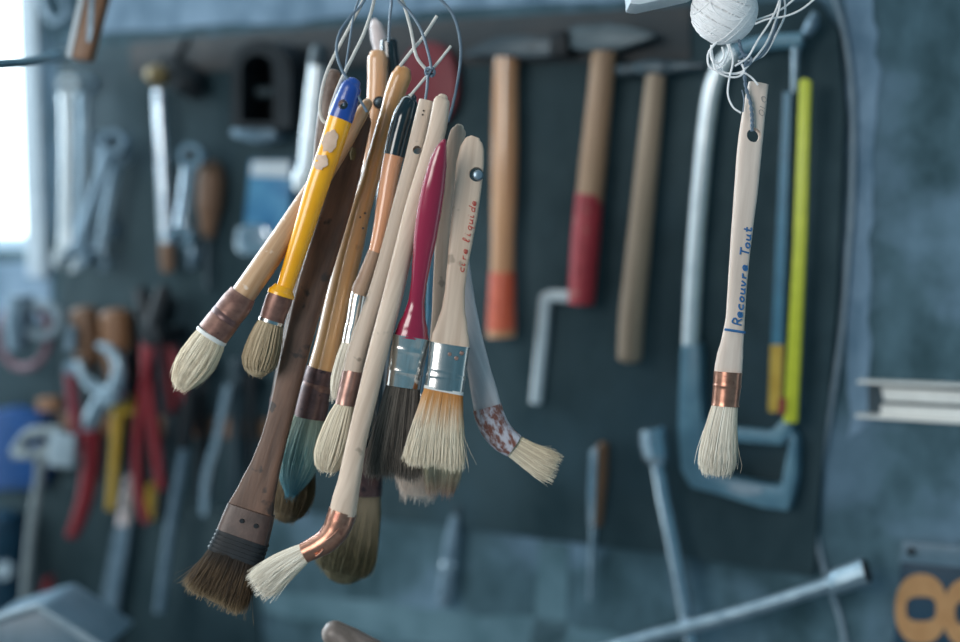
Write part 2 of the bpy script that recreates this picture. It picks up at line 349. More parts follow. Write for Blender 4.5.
def bristles(proj, pts, material, parent, N=900, ratio=1.0, e=2.0, round_=.2, fuzz=.06, r=.00028, stray=.012, thick=None, core=.84):
    """a dense core with individual tapering hairs over and through it"""
    N = int(N * 1.35); fuzz = fuzz * 1.35
    rs = rings(proj, pts, ratio, 6, thick); m = len(rs)
    C = np.array([tuple(a[0]) for a in rs]); Wd = np.array([tuple(a[1]) for a in rs]); Bt = np.array([a[2] for a in rs])
    T = np.array(tuple(FRONT)); tt = np.linspace(0, 1, m)
    def at(t):
        f = lambda A: np.stack([np.interp(t, tt, A[:, i]) for i in range(3)], -1)
        return f(C), f(Wd), np.interp(t, tt, Bt)
    cr = [(Vector(c), Vector(w) * core, b * core) for (c, w, b) in [rs[i] for i in range(int(m * .82))]]
    V, Fc = loft_mesh(cr, FRONT, e, 20, 0, .8); V = np.array([tuple(v) for v in V])
    ax = (C[-1] - C[0]); L = np.linalg.norm(ax); tcore = np.clip(((V - C[0]) @ ax) / L ** 2, 0, 1)
    colour = [np.stack([RNG.uniform(.1, .5, len(V)), tcore, RNG.uniform(-.1, .1, len(V)), np.ones(len(V))], 1)]
    th = RNG.uniform(0, 2 * math.pi, N); rad = np.sqrt(RNG.uniform(.35, 1.0, N))
    ln = 1 - round_ * rad ** 2 * RNG.uniform(.4, 1, N) + RNG.normal(0, fuzz, N); ln += np.where(RNG.uniform(0, 1, N) < .18, RNG.uniform(0, .07, N), 0); ln = np.clip(ln * .955, .5, 1.12)
    jx = RNG.normal(0, .075, N); jy = RNG.normal(0, .075, N)
    st = RNG.uniform(0, 1, N) < stray; jx = np.where(st, RNG.normal(0, .22, N), jx); r = r * RNG.uniform(.6, 1.15, N)
    ce = np.sign(np.cos(th)) * np.abs(np.cos(th)) ** (2 / e); se = np.sign(np.sin(th)) * np.abs(np.sin(th)) ** (2 / e)
    K = 7; vs = []; cs = []; rnd = RNG.uniform(0, 1, N); off = RNG.normal(0, .12, N)
    for k in range(K):
        s = k / (K - 1); t = ln * s; c, w, b = at(np.minimum(t, 1))
        over = np.maximum(t - 1, 0)[:, None] * ax
        pos = c + w * (ce * rad + jx * s * s * 1.3)[:, None] + T * (b * (se * rad + jy * s * s))[:, None] + over
        ws = w / (np.linalg.norm(w, axis=1)[:, None] + 1e-9); rr = (r * (1 - .65 * s * s))[:, None]
        for a in (0, 2.0944, 4.1888):
            vs.append(pos + ws * (rr * math.cos(a)) + T * (rr * math.sin(a))); cs.append(np.stack([rnd, np.clip(t, 0, 1.1), off, np.ones(N)], 1))
    A = np.stack(vs, 1).reshape(-1, 3); Ac = np.stack(cs, 1).reshape(-1, 4)
    base = len(V); q = []
    for k in range(K - 1):
        for a in range(3):
            b2 = (a + 1) % 3; q.append((k * 3 + a, k * 3 + b2, (k + 1) * 3 + b2, (k + 1) * 3 + a))
    q = np.array(q); allq = (np.arange(N)[:, None, None] * (3 * K) + q[None] + base).reshape(-1, 4)
    faces = Fc + [tuple(f) for f in allq.tolist()]
    o = part('bristles', np.vstack([V, A]), faces, material, parent, recalc=False, angle=80)
    at_ = o.data.attributes.new('strand', 'FLOAT_COLOR', 'POINT')
    at_.data.foreach_set('color', np.vstack(colour + [Ac]).astype(np.float32).ravel())
    return o

# single-stroke handwriting (unit box: x to the right, y up)
GLY = {
 'c': [[(.46, .46), (.26, .5), (.06, .32), (.08, .1), (.26, 0), (.5, .04)]],
 'i': [[(.1, .5), (.1, .1), (.2, 0), (.32, .1)], [(.13, .78), (.16, .82)]],
 'r': [[(.08, .5), (.1, 0), (.1, .3), (.25, .48), (.42, .45)]],
 'e': [[(.04, .2), (.42, .28), (.4, .45), (.22, .5), (.06, .35), (.06, .12), (.22, 0), (.5, .1)]],
 'l': [[(.05, .1), (.25, .6), (.28, .95), (.15, 1), (.1, .7), (.12, .1), (.22, 0), (.35, .1)]],
 'q': [[(.42, .42), (.25, .5), (.06, .35), (.08, .08), (.25, 0), (.42, .2), (.42, .5), (.4, -.45)]],
 'u': [[(.06, .5), (.06, .12), (.2, 0), (.38, .12), (.42, .5), (.42, .1), (.54, 0)]],
 'd': [[(.42, .4), (.25, .5), (.06, .35), (.06, .1), (.22, 0), (.42, .15), (.46, 1), (.44, .1), (.54, 0)]],
 'R': [[(.08, 0), (.1, 1), (.4, .98), (.5, .75), (.35, .55), (.1, .5), (.3, .45), (.56, 0)]],
 'o': [[(.3, .5), (.1, .4), (.05, .18), (.2, 0), (.4, .1), (.44, .35), (.3, .5)]],
 'v': [[(.04, .5), (.22, 0), (.44, .5)]],
 'T': [[(0, 1), (.62, 1)], [(.32, 1), (.3, 0)]],
 't': [[(.22, .9), (.2, .1), (.34, 0), (.46, .1)], [(.04, .55), (.42, .55)]],
 'O': [[(.3, 1), (.08, .75), (.05, .3), (.25, 0), (.5, .25), (.5, .75), (.3, 1)]],
 'I': [[(.15, 1), (.15, 0)]],
}
def writing(name, text, proj, p0, p1, height, adv, material, parent, r=.00035, lift=.0002, slant=.15):
    """ink along the handle from p0 to p1 (letters stand to the left of that direction)"""
    d = np.array(p1, float) - np.array(p0, float); L = np.linalg.norm(d); d /= L; upv = np.array((d[1], -d[0]))
    tot = sum(adv if c != ' ' else adv * .9 for c in text); k = L / tot; x = 0; geos = []
    for c in text:
        if c != ' ':
            for st in GLY[c]:
                q = []
                for gx, gy in st:
                    o = np.array(p0) + d * ((x + gx * adv / .62 * .95 + slant * gy) * k) + upv * gy * height
                    q.append(proj(o[0], o[1]) + FRONT * lift)
                geos.append(tube_geo(q, r, n=5, sub=4))
        x += adv if c != ' ' else adv * .9
    V, Fc = join(*geos); return part(name, V, Fc, material, parent)

# ------------------------------------------------------------------ the setting
def wl(u, v, off=0): return O_W + U_W * u + ZV * v + N_W * off
def to_uv(x, y, off=0):
    p = Wp(x, y, off) - O_W; return p.dot(U_W), p.z
def wbox(name, u0, u1, v0, v1, o0, o1, material, parent=None, bevel=0):
    V, Fc = prism_geo([wl(u0, v0, o1), wl(u1, v0, o1), wl(u1, v1, o1), wl(u0, v1, o1)], -N_W * (o1 - o0))
    return part(name, V, Fc, material, parent, bevel=bevel)
wu1, wv0 = to_uv(30, 252); wu0, wv1 = wu1 - .95, 2.15
def box_geo(u0, u1, v0, v1, o0, o1):
    return prism_geo([wl(u0, v0, o1), wl(u1, v0, o1), wl(u1, v1, o1), wl(u0, v1, o1)], -N_W * (o1 - o0))
V, Fc = join(box_geo(wu1, 1.3, 0, 2.5, -.2, 0), box_geo(-2.4, wu0, 0, 2.5, -.2, 0), box_geo(wu0, wu1, 0, wv0, -.2, 0), box_geo(wu0, wu1, wv1, 2.5, -.2, 0))
wb = part('wall_back', V, Fc, M['concrete']); tag(wb, 'blue grey mottled concrete back wall', 'wall', kind='structure')
V, Fc = prism_geo([Vector((-2.6, -1.5, 0)), Vector((1.6, -1.5, 0)), Vector((1.6, .9, 0)), Vector((-2.6, 2.6, 0))], Vector((0, 0, -.05)))
tag(part('floor', V, Fc, M['floor']), 'grey concrete floor', 'floor', kind='structure')
# window: frame and pane in the opening
win = tag(bpy.data.objects.new('window_1', None), 'bright window in the back wall at the left', 'window', kind='structure'); COL.objects.link(win)
t = .035
V, Fc = join(box_geo(wu0, wu0 + t, wv0, wv1, -.17, -.12), box_geo(wu1 - .012, wu1, wv0, wv1, -.17, -.12), box_geo(wu0, wu1, wv0, wv0 + .012, -.17, -.12), box_geo(wu0, wu1, wv1 - t, wv1, -.17, -.12))
fr = part('window_frame', V, Fc, M['window_paint']); fr.parent = win
pn = wbox('pane', wu0 + t, wu1 - .012, wv0 + .012, wv1 - t, -.15, -.146, gl); pn.parent = win
cu, cv0 = to_uv(52, 300)
tag(wbox('trim_1', wu1 + .004, cu, wv0 - .03, 2.3, .0002, .012, M['window_paint'], bevel=.003), 'strip beside the bright window, its pale glow put into the paint', 'trim', kind='structure')  # glow on the wall beside the window, put into a pale paint
# dark board behind the tools
def wpatch(name, outline, off0, off1, material, label, cat='plaster', bevel=0):
    o = wprism(name, outline, off0, off1, material, None, bevel=bevel); return tag(o, label, cat, kind='structure')
BO = .012
wpatch('trim_2', [(58, 47), (300, 32), (600, 14), (815, -2), (838, 30), (845, 110), (838, 300), (822, 470), (814, 578), (680, 557), (400, 521), (170, 500), (60, 492)], .0003, BO, M['board'], 'dark tool board fixed to the concrete wall', 'board', .002)
wpatch('trim_3', [(130, 42), (300, 29), (600, 11), (690, 5), (690, 60), (600, 62), (300, 68), (130, 74)], BO + .0003, BO + .003, M['board_edge'], 'brownish batten along the top of the tool board', 'batten', .001)
def ragged(pts, amp, seed, n=6):
    rg = random.Random(seed); out = []
    for i, a in enumerate(pts):
        b = pts[(i + 1) % len(pts)]
        for k in range(n):
            f = k / n; out.append((a[0] + (b[0] - a[0]) * f + rg.uniform(-amp, amp), a[1] + (b[1] - a[1]) * f + rg.uniform(-amp, amp)))
    return out
wpatch('trim_5', [(-90, 262), (51, 262), (52, 322), (-90, 332)], .0003, .0015, M['plaster'], 'pale patch holding the light on the wall below the bright window', 'plaster')  # lit part of the wall under the window, painted as a paler patch
wpatch('trim_10', [(-80, 333), (58, 324), (60, 495), (170, 503), (255, 512), (262, 700), (-80, 720)], .0003, .006, M['board'], 'dark sheet put in for the shade on the wall under the window', 'panel', .001)  # shade low on the wall, added as a dark sheet
wpatch('trim_4', ragged([(846, -20), (872, -20), (880, 90), (872, 180), (868, 300), (872, 420), (850, 440), (843, 300), (850, 150)], 3, 1), .0003, .0014, M['plaster'], 'pale plaster smear running down beside the cable')
wpatch('trim_6', ragged([(540, 540), (568, 545), (566, 655), (530, 655)], 2, 3), .0003, .0012, M['plaster_dim'], 'pale vertical mortar smear below the tool board')
wpatch('trim_7', ragged([(90, -30), (300, -30), (640, -40), (640, -2), (400, 14), (300, 22), (95, 34)], 3, 4), .0003, .0014, M['plaster'], 'pale plaster band above the tool board')
wpatch('trim_8', ragged([(250, 585), (400, 606), (560, 622), (700, 655), (700, 690), (400, 640), (250, 606)], 3, 5), .0003, .0012, M['plaster_dim'], 'pale mortar band low on the wall')
# unseen ceiling beam with hooks, added for everything to hang from
BZ = 1.735
V, Fc = prism_geo([Vector((-.7, .90, BZ)), Vector((.7, .90, BZ)), Vector((.7, .99, BZ)), Vector((-.7, .99, BZ))], Vector((0, 0, .07)))
tag(part('trim_9', V, Fc, M['beam'], bevel=.004), 'added wooden beam overhead, out of view, that the brushes hang from', 'beam', kind='structure')

# ------------------------------------------------------------------ the brushes
def brush(label, proj, axis, name='paintbrush', cat='brush'):
    return thing(name, label, cat, proj(*axis[0]), proj(*axis[1]))

# 1 left: worn varnished handle, bound copper ferrule, pointed cream hair
p = fg(.958, .915, 100, 390)
b = brush('round brush with worn varnished handle behind the yellow one, cream pointed hair, leftmost', p, [(366, 106), (180, 388)])
h = loft('handle', p, [(367, 104, 5.5), (358, 119, 7.5), (340, 149, 9), (318, 183, 10.5), (290, 227, 12), (262, 268, 12.5), (238, 302, 12.5)], M['varnish_worn'], b, cap0=1)
f = loft('ferrule', p, [(243, 294, 14), (237, 303, 15.8), (229, 313, 15.8), (226, 317, 14.8), (223, 321, 16.2), (213, 334, 16.5)], M['copper_dull'], b, n=28)
loft('binding', p, [(212.6, 334, 16.7), (211.4, 336, 17), (210.4, 337.5, 16.6)], M['tin_rim'], f, n=28)
loft('groove_wire', p, [(228, 314.5, 15.8), (226, 317, 16.2), (224, 320, 15.8)], M['copper_dark'], f, n=28)
bristles(p, [(212, 335, 15), (206, 346, 18), (199, 358, 19.5), (191, 370, 17.5), (184, 380, 13), (178, 389, 7)], B['cream'], b, N=1600, round_=.12, fuzz=.03)

# 2 yellow with blue end
p = fg(.918, .938, 80, 374)
b = brush('round brush with bright yellow handle, peeling paint and blue hanging end', p, [(355, 80), (257, 374)])
h = loft('handle', p, [(340, 119, 12.5), (330, 150, 12), (318, 184, 11.5), (303, 232, 10.3), (290, 272, 9), (284, 291, 8.5)], M['yellow'], b, ratio=.85)
loft('handle_end', p, [(354, 82, 7), (351, 88, 10.5), (346, 103, 12.3), (340, 119.5, 12.9)], M['blue'], b, ratio=.85, cap0=.6)
he = b.children[-1]; drill(he, p(344, 106), FRONT, .0034)
rp = random.Random(3)
for cx, cy, rx, ry, s in ((331, 143, 8, 12, 1), (322, 163, 7.5, 8, 2)):
    o = []
    for i, (x, y) in enumerate(ell(cx, cy, rx, ry, 22, rot=.3)):
        k = rp.uniform(.8, 1.12); o.append((cx + (x - cx) * k, cy + (y - cy) * k))
    hw = 12 / 1400
    def surf(x, y, cx=cx, cy=cy):
        ax = 340 + (y - 119) * (284 - 340) / 172; dd = min(abs(x - ax) * .95, 11.6)
        return p(x, y) + FRONT * (.0075 * math.sqrt(max(0, 1 - (dd / 12) ** 2)) + .00035)
    V = [surf(cx, cy)] + [surf(*q) for q in o]; n_ = len(o)
    part('bare_patch', V, [(0, 1 + i, 1 + (i + 1) % n_) for i in range(n_)], M['peel'], h, angle=80)
loft('collar', p, [(284, 286.5, 9.4), (282.6, 290, 11.4), (281.6, 292.6, 13.6), (280.6, 295.6, 13.8)], M['yellow'], b, n=24, sub=2)
f = loft('ferrule', p, [(281, 294, 12.5), (278, 302, 13.2), (272, 319, 12.6), (271, 322, 12.9)], M['copper_dull'], b, n=28)
loft('ferrule_rim', p, [(271.6, 320, 13.1), (270.6, 323, 13.1)], M['tin_dark'], f, n=28)
bristles(p, [(271.5, 321, 12), (268, 332, 15), (264, 346, 17.5), (260, 360, 17.5), (258, 368, 14), (257, 375, 8)], B['beige'], b, N=1300, round_=.12, fuzz=.035)

# 3 long dark brown flat brush
p = fg(.969, .935, 120, 600)
b = brush('long dark brown flat brush with wire-bound wide head and coarse dark hair', p, [(358, 118), (212, 600)])
h = loft('handle', p, [(362, 112, 8), (358, 125, 12.5), (340, 195, 14.6), (313, 285, 15), (296, 350, 13.4), (284, 402, 12.3), (275, 436, 12.6), (267, 462, 14.5), (258, 488, 18.5), (250, 512, 23.5)], M['dark_brown'], b, thick=.0052, e=5, n=28, cap0=.4)
s = loft('screw_eye', p, [(354, 149, 3), (353.5, 155, 5), (353, 161, 3)], M['brass'], h, thick=.0075)
f = loft('ferrule', p, [(251.5, 509, 24), (247, 523, 25.5), (242.5, 537, 26.5)], M['dark_band'], b, thick=.0085, e=5, n=28)
for rx, ry in ((244, 519), (258, 524)):
    c = p(rx, ry) + FRONT * .0084
    V, Fc = tube_geo([c, c + FRONT * .0012], .0016, n=10, sub=1); part('rivet', V, Fc, M['iron_black'], f)
for k in range(5):
    x, y = 242.5 - k * 1.7, 538 + k * 4.1
    loft('wire_binding', p, [(x + .7, y - 2, 26.5 + k * .3), (x, y, 27.5 + k * .3), (x - .7, y + 2, 26.5 + k * .3)], M['iron_black'], f, thick=.0092, e=4.5, n=28)
bristles(p, [(235, 555, 26), (229, 569, 29), (222, 583, 31), (214, 599, 31.5)], B['brown'], b, N=2300, thick=.0095, e=3.4, round_=.03, fuzz=.05, r=.00024, stray=.05)

# 4 long varnished brush, dark ferrule, teal-stained hair
p = fg(.974, .980)
b = brush('round brush with glossy tan handle, dark ferrule and teal stained hair', p, [(402, 70), (290, 495)])
loft('handle', p, [(403, 70, 8), (401, 77, 10.5), (396, 90, 10.3), (388, 116, 9), (378, 150, 8.6), (369, 182, 9.6), (360, 210, 11), (347, 262, 13.2), (337, 306, 13.4), (329, 342, 13.6), (322, 371, 14.6)], M['varnish'], b, cap0=.5, n=24)
h = b.children[-1]
for x, y in ((366, 214), (361, 218), (364, 229)):
    c = p(x, y) + FRONT * .0074
    V, Fc = tube_geo([c, c + FRONT * .0006], .0009, n=6, sub=1); part('ink_mark', V, Fc, M['black_ink'], h)
f = loft('ferrule', p, [(322, 369, 15.4), (319, 380, 15.6), (317.5, 386, 14.8), (316, 390, 15.8), (311.5, 410, 16.4), (310, 418, 16.2)], M['copper_dark'], b, n=28)
loft('groove_band', p, [(318.2, 384, 15.5), (317.4, 387, 15.9), (316.6, 390, 15.6)], M['copper_dull'], f, n=28)
bristles(p, [(310, 417, 15.5), (306, 432, 19), (302, 448, 21), (298, 462, 20), (294, 478, 15), (290, 496, 5)], B['teal'], b, N=1800, round_=.1, fuzz=.03)

# 5 tan handle behind with a bolt through it, brown hair below
p = fg(1.0, 1.012)
b = brush('tan brush standing upright at the top of the bunch, bolt through its end, umber hair', p, [(377, 53), (286, 515)])
h = loft('handle', p, [(377.5, 53, 8), (377.5, 60, 10.2), (377, 80, 9.6), (376, 100, 9.4), (374, 116, 7.4), (370, 160, 7), (358, 240, 7), (338, 320, 8), (320, 390, 10), (308, 428, 13)], M['varnish_light'], b, cap0=.4)
c = p(380, 104); V, Fc = join(tube_geo([c + FRONT * .004, c + FRONT * .0085], [.0032, .0030], n=14, sub=1), tube_geo([c + FRONT * .0085, c + FRONT * .0105], [.0030, .001], n=14, sub=2))
part('bolt', V, Fc, M['steel_dark'], h)
V, Fc = tube_geo([c + FRONT * .0055, c + FRONT * .0072], .0047, n=18, sub=1); part('washer', V, Fc, M['iron_black'], h)
loft('ferrule', p, [(307, 424, 14), (300, 455, 15)], M['copper_dark'], b)
bristles(p, [(300, 453, 14), (296, 470, 20), (292, 490, 23), (287, 508, 20), (284, 517, 12)], B['umber'], b, N=1100, round_=.12)

# 6 black tip, salmon handle, small tin ferrule
p = fg(.957, .958)
b = brush('round brush with salmon handle dipped in black lacquer at its curved end', p, [(411, 97), (338, 400)])
loft('handle', p, [(394.5, 154, 10), (391, 168, 9.6), (385, 205, 8.6), (379, 236, 7.2), (373, 258, 6.2), (366, 276, 7.2), (361, 288, 8.2), (358.5, 297, 7.6)], M['salmon'], b)
loft('handle_end', p, [(412, 97, 5), (409.5, 102, 9), (404, 117, 11.5), (399, 135, 11.2), (394, 156, 10.6)], M['black'], b, cap0=.7)
h = loft('worn_neck', p, [(375, 252, 7.1), (366, 276, 7.9), (361, 288, 8.7), (359, 295, 8.2)], M['worn_brown'], b)
f = loft('ferrule', p, [(359, 293, 8), (357, 304, 8.2), (354, 322, 7.8), (353, 327, 8.4), (351, 335, 7.8), (350, 343, 8.2)], M['tin'], b)
bristles(p, [(350, 342, 7.5), (346, 358, 9.5), (341, 380, 10), (337, 398, 6)], B['white'], b, N=600, round_=.15)

# 7 first pale stick with pinkish copper
p = fg(.937, .946)
b = brush('slim pale wooden brush with square-cut top and small pinkish copper ferrule', p, [(426, 102), (328, 470)])
h = loft('handle', p, [(427, 101, 8), (420, 130, 8.4), (412, 165, 8.7), (400, 210, 8.7), (388, 255, 8.6), (376, 296, 8.8), (364, 332, 10), (356, 358, 10.6), (353, 372, 10)], M['pale_wood_grey'], b, e=2.4, n=24)
drill(h, p(417.5, 151), FRONT, .0030)
for x, y in ((424, 112), (423, 116)):
    c = p(x, y) + FRONT * .0055; V, Fc = tube_geo([c, c + FRONT * .0008], .0007, n=6, sub=1); part('nail_hole', V, Fc, M['black_ink'], h)
f = loft('ferrule', p, [(353.5, 371, 10.6), (352, 378, 10.8), (346.5, 400, 10.2), (345.5, 405, 10.6)], M['copper_pink'], b, n=26)
bristles(p, [(346, 404, 9.5), (341, 420, 14), (336, 438, 17), (331, 455, 16.5), (328, 464, 13), (326, 471, 9)], B['cream'], b, N=1200, round_=.06, fuzz=.03)

# 8 second pale stick with bent copper ferrule
p = fg(.924, .918, 100, 560)
b = brush('longest pale wooden stick brush with bent copper ferrule and white hair swept left', p, [(443, 98), (258, 585)])
loft('handle', p, [(443, 97, 5), (441.5, 103, 8.4), (437, 130, 9.3), (428, 163, 9.3), (415, 205, 9.3), (405, 245, 9.6), (393, 295, 10), (378, 352, 10), (367, 398, 10), (357, 440, 10), (350, 478, 11.4), (345, 500, 13), (342.5, 514, 13.6)], M['pale_wood'], b, e=2.6, n=16, cap0=.6, angle=30)
f = loft('ferrule', p, [(343, 511, 14.4), (340, 520, 14.4), (335, 531, 13.5), (326, 541, 12.2), (314, 548, 11), (304, 553, 10.4)], M['copper'], b, n=28)
for (x0, y0), (x1, y1), w0 in (((334, 520), (322, 531), 1), ((318, 541), (311, 547), 1)):
    loft('crease', p, [(x0 + 7, y0 + 6, 2), ((x0 + x1) / 2 + 6, (y0 + y1) / 2 + 8, 2.4), (x1 + 6, y1 + 7, 2)], M['copper'], f, thick=.0098)
bristles(p, [(305, 552.5, 9.5), (295, 559, 12.5), (283, 567, 14.5), (270, 577, 15.5), (259, 586, 15)], B['white'], b, N=1300, round_=.05, fuzz=.06, stray=.04, ratio=.8)

# 9 crimson lacquered flat brush
p = fg(.886, .95)
b = brush('flat brush with glossy crimson handle, tin ferrule and grey black hair', p, [(443, 141), (394, 476)])
loft('handle', p, [(444, 141, 2.5), (441, 150, 6), (437.5, 166, 9.4), (433, 190, 11.8), (429, 213, 12.4), (425.5, 236, 11.8), (422, 260, 9.6), (419, 283, 8), (416.5, 301, 8.2), (414.5, 315, 11), (412.5, 328, 15.5), (411, 339, 18)], M['magenta'], b, ratio=.72, cap0=.8, n=28)
f = loft('ferrule', p, [(411.5, 337, 18.6), (409.8, 347, 18), (409, 351, 18.5), (408, 356, 18), (406, 368, 17.6), (405.3, 372, 18.2), (404.6, 376, 17.6), (403, 387, 17.8)], M['tin'], b, ratio=.68, e=2.2, n=40)
bristles(p, [(403.3, 386, 17), (400, 408, 20), (397, 432, 23), (394, 455, 25.5), (392, 478, 27)], B['grey'], b, N=2200, ratio=.5, e=2.8, round_=.02, fuzz=.025, r=.00023)

# 10 pale flat brush behind the inscribed one
p = fg(.948, .985, 120, 490)
b = brush('narrow pale wooden brush with rounded top half hidden behind the inscribed one', p, [(459, 128), (446, 490)])
loft('handle', p, [(459.5, 127, 4.5), (458, 133, 8), (453, 152, 8.2), (447, 190, 7.8), (444, 225, 7.8), (442, 262, 8), (441, 310, 9), (441, 350, 12), (441, 385, 14)], M['pale_wood_grey'], b, thick=.0045, e=3, cap0=.6)
loft('ferrule', p, [(441, 383, 15), (442, 425, 16)], M['tin_dark'], b, ratio=.6, e=3)
bristles(p, [(442, 424, 15), (443, 445, 18), (442, 470, 19), (440, 492, 14)], B['cream_red'], b, N=900, ratio=.6, round_=.1)
# teal handle behind
p = fg(.990, 1.012)
b = brush('narrow teal painted brush handle showing between the crimson and the inscribed brush', p, [(437, 200), (416, 496)])
loft('handle', p, [(439, 215, 4), (437, 240, 7), (434, 280, 7.5), (432, 320, 6.5), (428, 360, 9), (424, 395, 12)], M['teal_paint'], b, cap0=.8)
loft('ferrule', p, [(424, 393, 13), (421, 425, 14)], M['tin_dark'], b)
bristles(p, [(421, 424, 14), (420, 450, 20), (419, 475, 23), (418, 496, 17)], B['pinkish'], b, N=900, round_=.12)

# 11 flat brush inscribed 'cire liquide'
p = fg(.922, .926)
b = brush('flat pale brush inscribed in red ink, bolt through its end, ochre stained white hair', p, [(475, 138), (434, 466)])
h = loft('handle', p, [(475, 137.5, 5), (473.5, 142, 9.5), (472, 150, 12.2), (470, 166, 13.8), (467.5, 190, 13.7), (464.5, 215, 13), (461, 240, 11.8), (457.5, 266, 10.4), (455, 290, 10), (453.5, 308, 11.5), (452, 325, 15.5), (450.5, 337, 18.6), (450, 346, 19.5)], M['pale_wood'], b, thick=.0042, e=4, n=28)
drill(h, p(476.5, 175), FRONT, .0050)
c = p(478, 176); V, Fc = join(tube_geo([c - FRONT * .006, c + FRONT * .0065], .0028, n=14, sub=1), tube_geo([c + FRONT * .0065, c + FRONT * .0078 , c + FRONT * .0082], [.0036, .0028, .001], n=14, sub=2))
part('bolt', V, Fc, M['steel'], b)
writing('lettering', 'cire liquide', lambda x, y: p(x, y) + FRONT * .0041, (463.5, 273), (476.5, 201), 6.6, .60, M['red_ink'], h, r=.00030)
f = loft('ferrule', p, [(450, 344.5, 20.3), (449.5, 348, 20), (447, 368, 19.6), (446.6, 371, 20.2), (446, 374, 19.6), (445.6, 377, 20.2), (445.2, 380, 19.6), (443.7, 390, 19.8)], M['tin_dark'], b, ratio=.52, e=2.6, n=40)
for x, y in ((450, 354), (462, 353), (456.5, 358)):
    c = p(x, y) + FRONT * .0067; V, Fc = tube_geo([c, c + FRONT * .001], [.0016, .0011], n=10, sub=1); part('nail', V, Fc, M['copper_pink'], f)
loft('rim', p, [(444, 388.5, 20), (443.4, 391.5, 20.2)], M['tin_rim'], f, ratio=.5, e=3.2, n=32)
bristles(p, [(443.8, 390, 19.2), (441, 408, 22), (438, 428, 25), (435.5, 447, 27), (433.5, 466, 28)], B['ochre_white'], b, N=2400, ratio=.42, e=2.8, round_=.02, fuzz=.03, stray=.03)

# 12 whitish brush leaning right with taped ferrule
p = fg(.955, .965)
b = brush('whitish brush leaning right behind the bunch, ferrule wrapped in stained white tape', p, [(462, 225), (552, 470)])
loft('handle', p, [(461, 225, 5), (463, 262, 6.5), (466, 295, 8), (471, 330, 9.6), (478, 366, 11.5), (484, 392, 13.2), (488, 410, 14)], M['grey_wood'], b, e=3, ratio=.8, n=16, cap0=.5, angle=30)
loft('taped_ferrule', p, [(487, 407, 14.6), (490, 417, 14.8), (495, 428, 14.6), (503, 438, 14), (514, 446, 12.6)], M['tape'], b, n=28)
bristles(p, [(512, 444.5, 11.5), (522, 451, 12.5), (533, 458, 14), (544, 464, 15.5), (553, 468, 15)], B['cream'], b, N=1100, ratio=.8, round_=.06, fuzz=.07, stray=.05)

# 13 big olive brush behind, its black end at the top
p = fg(1.022, 1.032)
b = brush('thick dark brush at the back of the bunch with broad olive hair low down', p, [(388, 42), (344, 574)])
loft('handle', p, [(388.5, 41, 8.5), (389.5, 55, 9), (391, 75, 9), (389, 130, 9), (384, 250, 9), (374, 370, 11), (367, 430, 14), (365, 450, 16)], M['black'], b, cap0=.3)
loft('ferrule', p, [(365, 446, 19), (361, 494, 21)], M['copper_dark'], b)
bristles(p, [(361, 492, 20), (357, 512, 24.5), (352, 532, 28), (347, 552, 30), (344, 566, 27), (342, 575, 20)], B['olive'], b, N=2400, ratio=.7, round_=.07, fuzz=.03)
p = fg(1.045, 1.075)
b = brush('brush with pinkish white pointed end rising behind the tan ones', p, [(376, 22), (366, 455)])
loft('handle', p, [(374, 21, 3.5), (376, 27, 6.5), (379, 40, 8), (382, 60, 8), (386, 160, 8), (382, 300, 9), (376, 400, 10)], M['pinkwhite'], b, cap0=.6)
loft('ferrule', p, [(376, 398, 11), (374, 420, 11)], M['copper_dark'], b)
bristles(p, [(374, 418, 10.5), (372, 440, 14), (371, 460, 11), (371, 480, 6)], B['teal'], b, N=500)
p = fg(.985, 1.025)
b = brush('dark mottled brush stick at the back left of the bunch', p, [(333, 74), (281, 470)])
loft('handle', p, [(334, 73, 6.5), (331, 85, 8.2), (326, 112, 8), (322, 140, 7.6), (317, 185, 7), (310, 230, 7), (300, 290, 8), (287, 360, 9), (281, 400, 10)], M['dark_stick'], b, cap0=.6)
loft('ferrule', p, [(281, 398, 10.5), (277, 425, 10.5)], M['copper_dark'], b)
bristles(p, [(277, 424, 10), (275, 445, 10.5), (274, 468, 6)], B['umber'], b, N=400)

# 15 the single brush on the right, inscribed in blue
p = fg(.94, .945)
b = brush('single pale brush hanging alone on a twisted wire at right, inscribed in blue ink', p, [(758, 83), (717, 475)])
h = loft('handle', p, [(758.5, 83.5, 9.8), (757, 92, 10.3), (754, 112, 11.3), (750.5, 140, 12), (748.5, 160, 12), (746, 190, 11.6), (742.5, 225, 10.6), (739.5, 258, 9.7), (737, 290, 9.2), (735.2, 318, 9.3), (732.5, 340, 10.8), (730, 356, 12.8), (728.5, 368, 13.6), (728, 374, 13.6)], M['whitish_wood'], b, e=3.2, n=28, ratio=.62, angle=30)
drill(h, p(752.5, 136), FRONT, .0050)
writing('lettering', 'Recouvre Tout', lambda x, y: p(x, y) + FRONT * .0044, (739.8, 326), (750.6, 226), 8.5, .60, M['blue_ink'], h, r=.00062, slant=.1)
V, Fc = tube_geo([p(734.2 + 10.2 * q_, 331 + 1.6 * q_) + FRONT * (.0045 * (1 - abs(q_) ** 3.2) ** (1 / 3.2) + .0003) for q_ in np.linspace(-.96, .96, 15)], .0010, n=6, sub=2); part('ink_line', V, Fc, M['blue_ink'], h)
writing('pencil_scribble', 'OIO', lambda x, y: p(x, y) + FRONT * .0050, (762, 118), (765.5, 98), 5.5, .6, M['pencil'], h, r=.00022)
f = loft('ferrule', p, [(728, 372, 14.1), (727.2, 383, 13.9), (727, 386, 14.3), (726.6, 390, 13.8), (725.4, 402, 13.6), (725.1, 406, 14)], M['copper'], b, n=30)
